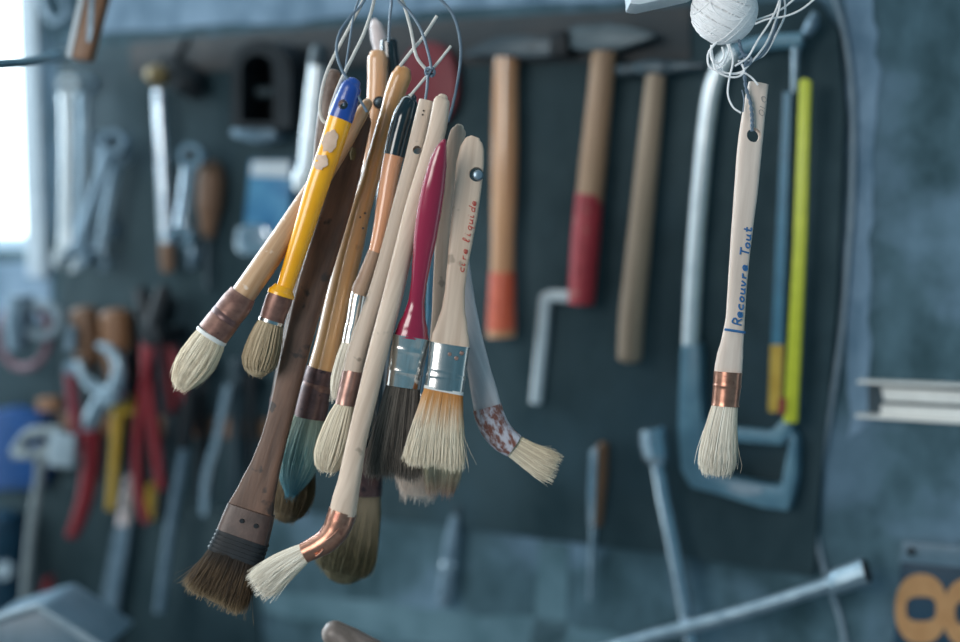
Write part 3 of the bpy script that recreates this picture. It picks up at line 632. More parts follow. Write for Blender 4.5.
bristles(p, [(725.2, 405, 12.5), (722.5, 420, 14.5), (720, 436, 17), (718, 452, 18.5), (717, 464, 18), (716.5, 474, 14)], B['white'], b, N=1500, round_=.06, fuzz=.035, stray=.05)

# ------------------------------------------------------------------ cords and wires
def d_(pts, d): return [P(x, y, d if len(q) == 0 else q[0]) for x, y, *q in pts]
def loop(label, pts, d, r, m, name='wire_loop', cat='wire', **k):
    o = tube(name, d_(pts, d), r, m, **k); return tag(o, label, cat)
# hook added in the unseen beam to hold the bunch
hk = P(378, -95, .94); top = Vector((hk.x, .945, BZ))
tag(tube('hook', [top + Vector((0, 0, .005)), top - Vector((0, 0, .012)), top - Vector((.004, 0, .022)), top - Vector((-.004, 0, .03)), top - Vector((-.012, 0, .022))], .0016, M['iron_grey']), 'added iron hook in the unseen beam above the bunch of brushes', 'hook')
X0, Y0 = 380, -70
loop('pale cord looped through the yellow brush end', [(X0, Y0), (376, -10), (366, 28), (355, 52), (346, 70), (337, 90), (330, 112), (331, 122)], .925, .00125, M['cord_white'], 'cord', 'cord')
loop('pale cord hanging in the leftmost loop round the dark stick', [(X0, Y0, .94), (366, -8), (352, 22), (340, 45), (327, 72), (321, 96), (320.5, 115), (327, 123), (334, 108), (343, 85)], .955, .00125, M['cord_white'], 'cord', 'cord')
loop('grey wire loop bulging left and crossing over the blue brush end', [(X0, Y0), (367, -6), (350, 17), (340, 32), (336.5, 50), (341, 68), (352, 86), (367, 112)], .917, .0010, M['wire'])
loop('thin grey wire threaded through the hole in the blue brush end', [(X0, Y0, .94), (360, -5), (354, 14), (349, 45), (345, 75), (344, 106)], .936, .0008, M['wire'])
loop('straight grey wire running up from behind the black handle end', [(X0, Y0, .96), (391, -5), (390, 15), (388.5, 42)], .985, .0010, M['wire'])
loop('pale cord curling down to a knot in front of the red board', [(X0, Y0), (397, -10), (404, 5), (411, 30), (416, 55), (424, 67), (430, 72)], .945, .0012, M['cord_white'], 'cord', 'cord')
loop('pale stiff cord end sticking up right, upper one', [(437, 16), (424, 36), (410, 53), (400, 66)], .95, .0013, M['cord_white'], 'cord', 'cord')
loop('pale stiff cord end through the knot, lower one', [(451, 46), (440, 60), (430, 72), (420, 84), (410, 96)], .943, .0011, M['cord_white'], 'cord', 'cord')
loop('grey wire loop ending in the knot above the square-cut handle', [(X0, Y0), (394, -8), (410, 12), (421, 30), (428, 52), (431, 68), (428, 76), (427, 88), (425, 102)], .938, .0010, M['wire'])
loop('wide grey wire loop sweeping far right past the red board', [(X0, Y0, .94), (412, -25), (441, 0), (454, 17), (460, 40), (460.5, 60), (457, 85), (452, 108), (448, 122)], .965, .0011, M['wire'])
kn = []
for k in range(3):
    kn.append(tube_geo([P(430 + 4.5 * math.cos(a + k), 71 + 3.5 * math.sin(a + k) + k, .94 + .003 * math.sin(a * 2)) for a in np.linspace(0, 5.6, 8)], .001, n=6))
V, Fc = join(*kn); tag(part('knot', V, Fc, M['wire']), 'small dark wire knot in front of the red board', 'knot')

# twine ball with its windings
bc = P(724, 11, .935); R_ = 33 / F_PX * .935
ball = thing('twine_ball', 'white ball of twine hanging above the single brush', 'twine', bc + ZV * .02, bc - ZV * R_)
geos = []
def sph(c, r, a=20, b_=14):
    V = []; Fc = []
    for i in range(b_ + 1):
        t_ = math.pi * i / b_
        for j in range(a):
            f_ = 2 * math.pi * j / a; V.append(c + Vector((math.sin(t_) * math.cos(f_), math.sin(t_) * math.sin(f_), math.cos(t_))) * r)
    for i in range(b_):
        for j in range(a):
            k = (j + 1) % a; Fc.append((i * a + j, i * a + k, (i + 1) * a + k, (i + 1) * a + j))
    return V, Fc
V, Fc = sph(bc, R_ * .955); part('core', V, Fc, M['twine_core'], ball)
for axis, lo, hi, cnt in (((.42, -.35, .84), -.95, .95, 62), ((.1, -.95, .3), .2, .9, 7), ((-.75, -.2, .62), -.5, .9, 9)):
    ax = Vector(axis).normalized(); a1 = ax.orthogonal().normalized(); a2 = ax.cross(a1)
    for k in range(cnt):
        h_ = lo + (hi - lo) * (k + random.uniform(-.25, .25)) / (cnt - 1); h_ = max(-.96, min(.96, h_)); rr = math.sqrt(1 - h_ * h_) * R_
        tl = random.uniform(-.05, .05)
        geos.append(tube_geo([bc + ax * (h_ * R_ + tl * rr * math.cos(q)) * .985 + (a1 * math.cos(q) + a2 * math.sin(q)) * rr * .985 for q in np.linspace(0, 2 * math.pi, 33)[:-1]], .00062, n=6, closed=True, raw=True))
V, Fc = join(*geos); part('windings', V, Fc, M['twine'], ball)
TW = [
 ('twine strand looping under the ball to the left', [(714, 44), (708, 54), (709, 66), (717, 70), (725, 62), (729, 50), (727, 44)], .925),
 ('twine strand in the wider loop hanging below the ball', [(711, 45), (714, 62), (722, 72), (738, 73), (748, 66), (765, 45), (775, 22), (780, 2), (778, -30)], .93),
 ('twine strand hanging in a long bow beside the brush top', [(729, 44), (733, 60), (729, 80), (728, 95), (733, 107), (741, 113)], .925),
 ('twine strand in a small tight loop at the left under the ball', [(716, 43), (711, 50), (712, 60), (719, 63), (724, 56), (722, 47)], .922),
 ('twine strand in the lowest slack bow under the ball', [(712, 58), (716, 70), (726, 76), (737, 77), (744, 72), (742, 64)], .921),
 ('twine strand running low round to the brush top', [(716, 60), (722, 71), (733, 74), (744, 73), (752, 78), (758, 85)], .928),
 ('twine strand leaving the ball towards the upper right, lower one', [(755, 24), (768, 19), (786, 16), (802, 9), (818, -4)], .925),
 ('twine strand leaving the ball towards the upper right, upper one', [(756, 20), (773, 14), (786, 6), (800, -6)], .935),
 ('twine strand swinging in the middle bow right of the ball', [(735, 66), (748, 57), (758, 40), (768, 25), (775, 12), (782, -6)], .922),
 ('twine strand in the outermost bow right of the ball', [(738, 61), (752, 60), (765, 54), (777, 33), (785, 14), (784, -8)], .94),
]
for lb, pts, d in TW: tag(tube('twine', d_(pts, d), .00072, M['twine']), lb, 'string')
def twist(pts, d, r, turns, rr):
    base = tube_geo(d_(pts, d), .0001, n=3, sub=8)[0]; c = np.array([tuple(v) for v in base]).reshape(-1, 3, 3).mean(1); out = []
    for ph in (0, math.pi):
        out.append(tube_geo([Vector(q) + RT * (rr * math.cos(ph + turns * 2 * math.pi * i / len(c))) + FRONT * (rr * math.sin(ph + turns * 2 * math.pi * i / len(c))) for i, q in enumerate(c)], r, n=6, raw=True))
    return join(*out)
V, Fc = join(twist([(752, 131), (752, 118), (750.5, 103), (746, 88), (744.5, 72), (746, 60), (741, 50), (739, 40)], .932, .0008, 9, .0007),
             tube_geo(d_([(739, 58), (745, 55), (751, 58), (750, 64), (743, 66), (740, 61)], .93), .0010, n=6), tube_geo(d_([(742, 90), (744, 100), (743, 112)], .934), .0005, n=6),
             tube_geo(d_([(744, 66), (750, 62), (762, 55), (772, 38), (778, 12), (779, -30), (770, -70)], .934), .0011, n=6))
tag(part('twisted_wire', V, Fc, M['wire']), 'twisted blue grey wire holding the single brush by its hole', 'wire')
hk = P(768, -75, .935); top = Vector((hk.x, .94, BZ))  # second hook, added out of view above the twine ball
tag(tube('hook', [top + Vector((0, 0, .005)), top - Vector((0, 0, .012)), top - Vector((.004, 0, .022)), top - Vector((-.004, 0, .03)), top - Vector((-.012, 0, .022))], .0016, M['iron_grey']), 'added iron hook in the unseen beam above the ball of twine', 'hook')
V, Fc = prism_geo([P(x, y, .93) for x, y in [(622, -60), (700, -60), (697, -8), (668, -1), (640, 5), (629, 4), (630, -2)]], -FRONT * .03)
tag(part('white_tray', V, Fc, M['white_plastic'], bevel=.003), 'white plastic edge poking in at the top left of the twine ball', 'tray')

# ------------------------------------------------------------------ tools on the back wall
def wthing(name, label, cat, top, base, off=.02, group=None): return thing(name, label, cat, Wp(*top, off), Wp(*base, off), N_W, group)
def wloft(name, pts, off, m, parent, **k): return loft(name, wall(off), pts, m, parent, tdir=N_W, **k)
def nail(x, y, label):
    a = Wp(x, y, BO - .004); tag(tube('nail', [a, a + N_W * .010], .0016, M['iron_grey'], sub=1), label, 'nail')
# hammers
t = wthing('hammer', 'hammer with glossy tan handle ending in orange red, first of three', 'hammer', (506, 30), (502, 337))
wloft('handle', [(506.5, 52, 11.5), (505.5, 90, 12), (504.8, 150, 12.8), (504, 200, 12.2), (503, 240, 11.4), (502.5, 275, 11.8), (502, 300, 12.6)], .035, M['hammer_wood'], t, ratio=.8)
wloft('painted_grip', [(502.5, 272, 12.2), (502, 295, 13), (501.5, 318, 13.8), (501.5, 331, 14)], .035, M['red_orange'], t, ratio=.8)
wloft('handle_butt', [(501.5, 330, 14.1), (501.5, 337, 13.8)], .035, M['hammer_wood'], t, ratio=.8)
wprism('hammer_head', [(462, 54), (480, 44), (496, 37), (520, 35), (549, 37), (551, 40), (551, 56), (530, 58), (508, 57), (485, 56), (464, 57)], .022, .046, M['steel_dark'], t, bevel=.002)
wprism('striking_face', [(549, 31), (566, 30), (567, 55), (549, 57)], .019, .049, M['iron_black'], t, bevel=.003)
t = wthing('hammer', 'hammer with dull brown handle painted red below, second of three', 'hammer', (604, 25), (581, 304))
wloft('handle', [(604, 48, 12), (601, 85, 12), (597, 125, 12.4), (593, 165, 13), (589, 205, 13)], .035, M['hammer_wood_dull'], t, ratio=.8)
wloft('painted_grip', [(589.5, 194, 13.4), (586, 235, 13.8), (583, 275, 13.4), (581, 304, 12.6)], .035, M['red'], t, ratio=.8)
wprism('hammer_head', [(569, 28), (576, 25), (606, 23), (628, 26), (654, 33), (655, 37), (634, 44), (616, 50), (590, 51), (570, 49)], .020, .046, M['iron_grey'], t, bevel=.002)
t = wthing('hammer', 'hammer with bare weathered handle and slim head, third of three', 'hammer', (656, 62), (630, 358))
wloft('handle', [(656, 74, 9.5), (652, 115, 10.5), (647, 165, 11), (642, 215, 11.4), (637, 265, 12), (632, 315, 12.4), (629.5, 358, 12)], .035, M['hammer_wood_old'], t, ratio=.85, cap1=.4)
wloft('hammer_head', [(617, 71, 5.5), (624, 70, 6.5), (634, 69, 5.8), (648, 68, 9), (662, 68, 9), (676, 67, 5.5), (690, 66, 4.5), (704, 66, 3)], .035, M['steel_dark'], t, ratio=1, e=3)
nail(506, 60, 'nail in the board under the first hammer head'); nail(614, 56, 'nail in the board under the second hammer head'); nail(668, 76, 'nail in the board under the third hammer head')
# hex key
tag(tube('hex_key', [Wp(570, 297, .024), Wp(556, 296, .024), Wp(548, 297, .024), Wp(545.5, 302, .024), Wp(542, 345, .024), Wp(536, 403, .024)], .0068, M['pale_steel'], n=6, sub=5), 'bright angled hex key hanging between the first two hammers', 'hex key')
# pocket knife, awl
t = wthing('pocket_knife', 'small steel folding tool hanging low between bunch and awl', 'knife', (456, 514), (445, 606))
wloft('body', [(455, 518, 4.5), (452, 540, 7.5), (449, 565, 8), (446, 590, 8.5), (445, 603, 7)], .02, M['steel_matt'], t, ratio=.7, cap0=.6, cap1=.6)
wloft('bolster', [(449.5, 560, 8.6), (449, 566, 8.6)], .02, M['steel_bright'], t, ratio=.75)
tube('loop_ring', [Wp(456 + 4 * math.cos(a), 511 + 5 * math.sin(a), .02) for a in np.linspace(0, 2 * math.pi, 13)[:-1]], .0012, M['steel_dark'], t, closed=True)
t = wthing('awl', 'thin awl with steel and red brown handle on the board edge', 'awl', (600, 440), (590, 600))
wloft('handle', [(603, 445, 5.5), (600, 480, 7), (597, 525, 5)], .024, M['orange_wood'], t, ratio=1.1, cap0=.5)
wprism('side_plate', [(590, 450), (597, 446), (596, 480), (594, 524), (588, 526), (588, 490)], .028, .036, M['steel_bright'], t, bevel=.001)
wloft('shank', [(594, 520, 3.4), (592, 560, 3), (590, 600, 1.8)], .024, M['steel'], t)
# wheel wrench
t = wthing('wheel_wrench', 'cross shaped wheel wrench leaning at the lower right of the board', 'wrench', (653, 430), (694, 660), .05)
wloft('arm', [(656, 458, 6), (664, 500, 7), (676, 560, 7.2), (694, 660, 7.6), (708, 735, 7.8)], .05, M['steel_bright'], t)  # upright arm's highlights put into a lighter metal than the crossing arm
wloft('socket', [(651, 428, 12.5), (653, 440, 13), (656, 455, 12.5), (658, 464, 9)], .05, M['steel_bright'], t, n=12, angle=25)
wloft('arm', [(560, 667, 7.6), (640, 640, 7.2), (700, 624, 7.2), (775, 602, 7.2), (838, 581, 7.4)], .064, M['steel'], t)
wloft('socket', [(830, 584, 9), (838, 581, 13), (852, 576, 13.5), (866, 571, 14)], .064, M['steel'], t, n=12, angle=25)
wloft('socket_mouth', [(866, 571, 11.5), (868, 570.4, 11.8)], .064, M['iron_black'], t)
# hacksaw
t = wthing('hacksaw', 'hacksaw with bright bent tube frame and grey blue enamelled grip', 'saw', (740, 45), (745, 510))
tube('tube_arm', [Wp(803, 40, .035), Wp(785, 41, .035), Wp(765, 43, .035), Wp(745, 48, .035), Wp(733, 54, .035)], .0072, M['hack_blue'], t, n=14)
tube('tube_frame', [Wp(735, 53, .035), Wp(725, 61, .035), Wp(714, 82, .035), Wp(707, 120, .035), Wp(700, 190, .035), Wp(694, 270, .035), Wp(690, 350, .035)], .0080, M['pale_steel'], t, n=14)
outer = [(681, 345), (700, 345), (701, 400), (704, 428), (716, 436), (735, 440), (775, 448), (792, 458), (795, 485), (788, 508), (740, 500), (700, 488), (684, 478), (679, 440), (679, 390)]
wprism('grip_body', [(680, 345), (699, 345), (700, 395), (704, 436), (706, 468), (722, 477), (755, 484), (780, 488), (791, 430), (797, 440), (796, 480), (788, 512), (760, 508), (715, 494), (690, 488), (680, 470), (677, 430)], .022, .046, M['hack_blue'], t, bevel=.004)
wprism('crossbar', [(700, 420), (735, 428), (770, 432), (786, 416), (793, 432), (782, 446), (735, 442), (702, 434)], .026, .042, M['hack_blue'], t, bevel=.003)
wprism('label_plate', ell(745, 489, 18, 6, rot=.12), .046, .0466, M['cable_grey'], t, bevel=0)
wprism('blade', [(783, 92), (791, 92), (780, 412), (768, 412)], .030, .032, M['blade_blue'], t, bevel=0)
wprism('blade_end', [(770.5, 345), (783, 345), (780.5, 412), (768, 412)], .0322, .0332, M['yellow_grip'], t, bevel=0)
wloft('tension_bolt', [(796, 44, 5), (795, 62, 4), (794, 92, 3)], .034, M['steel'], t)
wloft('wing_nut', [(806, 34, 5), (812, 24, 7), (815, 14, 4)], .034, M['steel_matt'], t, cap0=.5, cap1=.5)
t = wthing('saw_blade_guard', 'lime yellow strip standing against the hacksaw blade', 'strip', (804, 80), (788, 424), .04)
wprism('strip', [(799, 80), (805, 78), (811, 81), (806, 240), (797, 423), (783, 423), (793, 250)], .047, .054, M['limeyellow'], t, bevel=.001)
wprism('red_tip', [(779, 398), (786, 398), (785, 414), (778, 414)], .0541, .0552, M['red_grip'], t, bevel=0)
# pale channel profile on the right
t = wthing('shelf_bracket', 'pair of white rails with thin flanges fixed to the right of the wall', 'bracket', (910, 380), (910, 424), .01)
wprism('flange', [(857, 381), (1010, 387), (1010, 389.5), (857, 383.5)], .001, .016, M['white'], t, bevel=.0003)
wprism('rail', [(881, 388), (1010, 394.5), (1010, 407), (884, 401)], .001, .008, M['white'], t, bevel=.0008)
wprism('rail', [(881, 405), (1010, 411.5), (1010, 424), (880, 417)], .001, .008, M['white'], t, bevel=.0008)
wprism('flange', [(855, 415), (1010, 424.5), (1010, 427), (855, 417.5)], .001, .016, M['white'], t, bevel=.0003)
wprism('backing', [(868, 384), (1010, 390), (1010, 425), (868, 416)], .0004, .002, M['steel_dark'], t, bevel=0)
# house number plate
t = wthing('number_plate', 'navy number plate with a large amber figure and pale top strip', 'sign', (930, 543), (920, 760), .012)
wprism('plate', [(903, 543), (1060, 556), (1050, 790), (880, 775)], .004, .010, M['navy'], t, bevel=.0006)
st = wprism('top_strip', [(903, 542), (1060, 555), (1059, 577), (899, 562)], .0102, .014, M['grey_plastic'], t, bevel=.0006)
wprism('bolt_head', ell(911, 552, 4, 4, 14), .0142, .018, M['iron_black'], st, bevel=0)
g1 = ring_geo([Wp(x, y, .0112) for x, y in ell(921, 609, 26, 35, 36, 2.3)], [Wp(x, y, .0112) for x, y in ell(921, 609, 15, 12.5, 36, 3)], -N_W * .001)
g2 = ring_geo([Wp(x, y, .0114) for x, y in ell(970, 613, 27, 35, 36, 2.3)], [Wp(x, y, .0114) for x, y in ell(970, 613, 15, 12.5, 36, 3)], -N_W * .001)
V, Fc = join(g1, g2); part('figure_eight', V, Fc, M['amber'], t, smooth=False)
# cable running down beside the board
tag(tube('cable', [Wp(x, y, .006) for x, y in [(822, -30), (838, 8), (848, 55), (853, 110), (852, 200), (848, 260), (842, 330), (829, 420), (819, 480), (815, 515), (818, 545), (828, 580), (842, 625), (850, 680)]], .0028, M['cable_grey']), 'thin grey cable running down the wall beside the tool board', 'cable')
# red oval board behind the bunch
t = wthing('paddle', 'dark red oval paddle hanging on the wall behind the bunch of brushes', 'paddle', (428, 40), (428, 190), .03)
wprism('blade', ell(428, 84, 28, 42, 36, 2.2), .022, .034, M['darkred'], t, bevel=.002)
wprism('grip', [(421, 124), (435, 124), (437, 190), (419, 190)], .018, .038, M['handle_brown'], t, bevel=.003)

# left part of the wall ------------------------------------------------------------
t = wthing('chrome_bar', 'bright chrome bar with ball end hanging just left of the bunch', 'tool', (322, 52), (305, 186), .09)
wloft('bar', [(318, 62, 7.5), (315, 95, 8.5), (311, 140, 9), (308, 172, 9)], .09, M['pale_steel'], t)
wloft('ball_end', [(308, 168, 9), (305.5, 178, 12), (303, 188, 9)], .09, M['pale_steel'], t, cap0=.6, cap1=.6)
wloft('head', [(320, 48, 7), (318, 66, 9)], .09, M['steel_dark'], t, cap0=.4)
# black arch
t = wthing('arch_bracket', 'black arched iron bracket hanging on the board', 'bracket', (260, 42), (260, 130), .05)
def arch(cx, w, y0, y1, n=18):
    return [(cx + w * math.cos(a), y0 + w * 1.0 - w * math.sin(a)) for a in np.linspace(math.pi, 0, n)] + [(cx + w, y1), (cx - w, y1)]
V, Fc = ring_geo([Wp(x, y, .075) for x, y in arch(261, 30, 40, 128)], [Wp(x, y, .075) for x, y in arch(257, 16, 54, 122)], -N_W * .060); part('arch', V, Fc, M['iron_black'], t, angle=35)
wprism('back_plate', arch(259, 25, 44, 126), .015, .02, M['iron_black'], t)
wprism('foot', [(232, 124), (272, 126), (276, 137), (252, 143), (230, 136)], .03, .062, M['steel_matt'], t, bevel=.003)
wloft('spindle', [(238, 90, 6), (258, 92, 7), (276, 92, 5)], .04, M['iron_grey'], t)
# blue packet
t = wthing('blister_pack', 'blue printed packet with white top hanging under the arched bracket', 'packet', (272, 160), (262, 255), .03)
wprism('card', [(250, 160), (291, 160), (288, 232), (243, 232)], .016, .026, M['blue_pack'], t, bevel=.001)
wprism('white_header', [(252, 161), (290, 161), (289, 178), (250, 176)], .0262, .028, M['white_plastic'], t, bevel=.0005)
wprism('blister', ell(251, 240, 17, 16, 20, 3), .018, .042, M['steel_bright'], t, bevel=.004)
# spanner helper
def spanner(label, a, b, hw, m, off, ra, rb, kind='ring', group=None):
    """combination spanner: shaft, ring at a, open jaw at b"""
    t = wthing('spanner', label, 'spanner', a, b, off)
    wloft('shaft', [(a[0] + (b[0] - a[0]) * f, a[1] + (b[1] - a[1]) * f, hw * k) for f, k in ((.06, 1.25), (.2, 1), (.5, .9), (.8, 1), (.94, 1.25))], off, m, t, ratio=.55, e=3)
    V, Fc = ring_geo([Wp(x, y, off + .006) for x, y in ell(*a, ra, ra, 24)], [Wp(x, y, off + .006) for x, y in ell(*a, ra * .55, ra * .55, 24)], -N_W * .012); part('ring_end', V, Fc, m, t)
    dx, dy = b[0] - a[0], b[1] - a[1]; ang = math.atan2(dy, dx) + .26; jaw = []
    for q in np.linspace(.5, 2 * math.pi - .5, 18): jaw.append((b[0] + rb * math.cos(ang + q), b[1] + rb * math.sin(ang + q)))
    for u_, v_ in ((.75, -.42), (-.15, -.42), (-.3, 0), (-.15, .42), (.75, .42)): jaw.append((b[0] + rb * (u_ * math.cos(ang) - v_ * math.sin(ang)), b[1] + rb * (u_ * math.sin(ang) + v_ * math.cos(ang))))
    V, Fc = prism_geo([Wp(x, y, off + .006) for x, y in jaw], -N_W * .012); part('open_jaw', V, Fc, m, t, angle=35)
    return t
spanner('longest bright steel spanner hanging nearest the window', (67, 84), (66, 258), 5.5, M['pale_steel'], .05, 10, 15)
spanner('long dull spanner right beside the longest bright one', (84, 84), (81, 240), 5, M['steel'], .03, 10, 12)
spanner('dark slanting spanner crossing the middle of the left group', (112, 142), (76, 256), 5.5, M['steel_matt'], .066, 13, 12)
spanner('short dark spanner with its ring up among the left group', (100, 138), (106, 230), 4.5, M['steel_matt'], .03, 8, 9)
spanner('short pale spanner end pointing down at the right of the left group', (118, 155), (99, 262), 5, M['steel'], .046, 9, 9)
spanner('small bright double ended spanner by the tall socket bar', (190, 156), (180, 236), 6, M['steel_bright'], .06, 13, 12)
nail(67, 84, 'nail holding the longest bright spanner')
# socket bar with dark ratchet head
t = wthing('socket_bar', 'tall bright socket bar with dark head and brass knob', 'bar', (165, 68), (167, 270), .04)
wloft('bar', [(160, 90, 6), (160.5, 110, 5.5), (163, 160, 5.6), (165, 205, 5.8), (167, 245, 6)], .04, M['steel_bright'], t)
wloft('grip', [(167, 243, 6.2), (168, 262, 6.2), (168, 272, 5)], .04, M['handle_brown'], t)
wloft('head', [(165, 66, 12), (178, 74, 15), (190, 84, 15), (196, 94, 9)], .032, M['iron_black'], t, cap0=.5, cap1=.5)
wloft('knob', [(150, 73, 8), (157, 75, 11), (164, 77, 9)], .048, M['brass'], t, cap0=.6, cap1=.6)
wloft('hook_tail', [(172, 68, 4), (180, 50, 4), (188, 37, 3)], .03, M['iron_black'], t)
# wooden handled chisel
t = wthing('chisel', 'file with turned brown wooden handle hanging beside the small spanner', 'file', (211, 165), (208, 290), .03)
wloft('handle', [(211, 167, 9), (211, 182, 11.5), (210, 205, 11), (209, 225, 7), (208.5, 238, 5)], .03, M['handle_brown'], t, cap0=.6)
wloft('tang', [(208.5, 236, 3.4), (208, 290, 2.6)], .03, M['steel_dark'], t)
# dark tools right of these on the lower row
t = wthing('metal_hook', 'small pale metal hook by the end of the socket bar', 'hook', (193, 243), (193, 268), .03)
wloft('hook_body', [(193, 244, 5), (194, 256, 6.5), (192, 267, 4)], .03, M['steel_matt'], t, cap0=.5, cap1=.5)
# hanging brown slat, top left, nearer to the camera
pp = fg(1.2)
t = thing('wooden_slat', 'brown wooden slat with pale edge hanging in at the top left', 'slat', pp(100, -60), pp(80, 60))
V, Fc = prism_geo([pp(x, y) for x, y in [(84, -60), (122, -60), (104, 0), (89, 59), (71, 58), (84, 0)]], -FRONT * .018); part('slat', V, Fc, M['orange_wood'], t, bevel=.002)
V, Fc = prism_geo([pp(x, y) + FRONT * .001 for x, y in [(78, -60), (86, -60), (84, 0), (71, 58), (66, 56), (78, 0)]], -FRONT * .02); part('pale_edge', V, Fc, M['white_plastic'], t, bevel=.001)
V, Fc = prism_geo([pp(x, y) + FRONT * .0012 for x, y in [(91, -40), (96, -40), (93, 30), (91, 42), (87, 42), (88, 28)]], -FRONT * .002); part('metal_slot', V, Fc, M['steel_matt'], t)
# rod across the window
tag(tube('rod', [P(-60, 68, .97), P(0, 64, 1.0), P(26, 62, 1.06), P(48, 58, 1.2), Wp(64, 56, .02)], [.0030, .0030, .0034, .0045, .006], M['hack_blue'], sub=4), 'dark teal rod reaching across the bright window', 'rod')
tag(tube('cable_coil', [Wp(x, y, .03) for x, y in [(40, -20), (46, 6), (56, 22), (68, 14), (64, -2), (52, -12)]], .006, M['steel_matt']), 'pale loop of cable at the top beside the window', 'cable')

# lower left: rack with pliers -------------------------------------------------------
tag(wprism('rail', [(60, 413), (270, 420), (270, 440), (60, 433)], .0125, .020, M['rack_wood'], None, bevel=.002), 'brown wooden rail the pliers hang on', 'rail')
PRL = .084
def handle_tool(label, pts, off, m, tip=None, name='screwdriver', cat='screwdriver'):
    t = wthing(name, label, cat, pts[0][:2], pts[-1][:2], off)
    wloft('handle', pts, off, m, t, cap0=.4, cap1=.3, ratio=.9)
    if tip: wloft('shank', tip, off, M['steel_dark'], t)
    return t
handle_tool('chisel with dull brown wooden handle, left of the two in the rack', [(84, 312, 11), (86, 340, 11.5), (88, 366, 9)], .030, M['handle_brown'], [(88, 364, 5), (92, 480, 4)], 'chisel', 'chisel')
handle_tool('chisel with lighter brown wooden handle, right of the two in the rack', [(116, 315, 13), (117, 345, 13.5), (119, 376, 11)], .030, M['orange_wood'], [(119, 374, 5), (121, 462, 4)], 'chisel', 'chisel')
def pliers(label, jaw, piv, hand, hm, jm, off, hw=8):
    t = wthing('pliers', label, 'pliers', jaw[0][0][:2], hand[0][-1][:2], off)
    for i, j in enumerate(jaw): wloft('jaw', j, off + i * .004, jm, t, ratio=.8, cap0=.4)
    wprism('pivot', ell(*piv, hw * 1.1, hw * 1.1, 20), off - .008, off + .014, jm, t, bevel=.002)
    for i, h in enumerate(hand): wloft('grip', [(a_, b_, c_ * .66) for a_, b_, c_ in h], off + i * .005, hm, t, ratio=.85, cap1=.5)
    return t
pliers('silver locking pliers with wide open jaws and long red grip', [[(78, 362, 3.6), (84, 376, 4.6), (96, 388, 6), (108, 394, 7.5)], [(99, 345, 3.4), (112, 352, 4.8), (119, 368, 5.6), (116, 388, 7.5)]], (108, 398), [[(104, 396, 12), (94, 416, 13), (90, 432, 9.5), (90, 455, 9), (86, 490, 8), (78, 518, 7), (72, 534, 6)]], M['steel'], M['steel'], PRL)
t = COL.objects[-1].parent
wloft('red_sleeve', [(91, 430, 8.2), (91, 455, 7.6), (87, 490, 7), (79, 518, 6.4), (72, 535, 5.4)], PRL, M['red_grip'], t, ratio=.95, cap1=.5)
pliers('maroon handled pliers left of the silver locking pliers', [[(72, 328, 4), (71, 350, 5)]], (70, 368), [[(70, 372, 7), (73, 400, 7.5), (77, 430, 7), (81, 455, 6)]], M['maroon_grip'], M['steel_matt'], .056, 6)
pliers('ochre yellow pliers in the middle of the rack', [[(112, 350, 4), (118, 372, 5)], [(128, 352, 4), (124, 374, 5)]], (122, 388), [[(124, 380, 11), (127, 398, 12), (130, 412, 9)], [(119, 395, 9), (117, 430, 7), (114, 470, 6.5), (111, 508, 6)]], M['yellow_grip'], M['iron_black'], .053, 8)
pliers('black jawed pincers with long red grips behind the cream brush', [[(140, 290, 6), (146, 305, 9), (150, 325, 9)], [(164, 288, 6), (160, 305, 8), (154, 325, 9)]], (150, 336), [[(146, 340, 7), (147, 370, 8), (151, 410, 8), (156, 450, 7.5), (161, 488, 6.5)], [(152, 340, 7), (142, 400, 6), (137, 450, 6.5), (138, 490, 7), (146, 522, 5.5)]], M['red_grip'], M['iron_black'], .068, 10)
pliers('pliers with brown and red handles half hidden by the cream brush', [[(172, 300, 6), (166, 322, 7)]], (168, 336), [[(163, 345, 5), (168, 380, 6), (172, 410, 6)], [(172, 345, 6), (182, 385, 7), (190, 420, 6.5), (193, 430, 5)]], M['red_grip'], M['iron_black'], .036, 9)
handle_tool('small ochre yellow screwdriver handle below the red pincers', [(152, 484, 6), (151, 500, 7), (149, 518, 6)], .03, M['yellow_grip'])
tag(tube('bent_bar', [Wp(229, 384, .058), Wp(224, 405, .058), Wp(217, 440, .058), Wp(209, 466, .058), Wp(205, 490, .058), Wp(204, 515, .058)], [.005, .0058, .0058, .0062, .006, .005], M['steel_bright']), 'bent bright steel bar hanging under the yellow brush', 'bar')
t = wthing('screwdriver', 'long thin blue steel screwdriver in the lower left rack', 'screwdriver', (188, 440), (160, 612), .058)
wloft('handle', [(191, 392, 6), (188, 420, 7), (184, 448, 6)], .058, M['iron_black'], t, cap0=.5)
wloft('shank', [(185, 444, 4.2), (177, 490, 4.4), (168, 545, 4.4), (160, 612, 4.2)], .058, M['steel_matt'], t)
t = wthing('file', 'broad pale steel file hanging lowest with its pink tang up', 'file', (124, 500), (100, 660), .03)
wloft('blade', [(125, 520, 7), (120, 550, 8), (112, 595, 8.5), (101, 660, 9)], .03, M['steel_matt'], t, ratio=.4, e=4)
wloft('tang', [(130, 476, 3.5), (127, 500, 5.5), (125, 524, 6)], .03, M['pinkwhite'], t, cap0=.4)
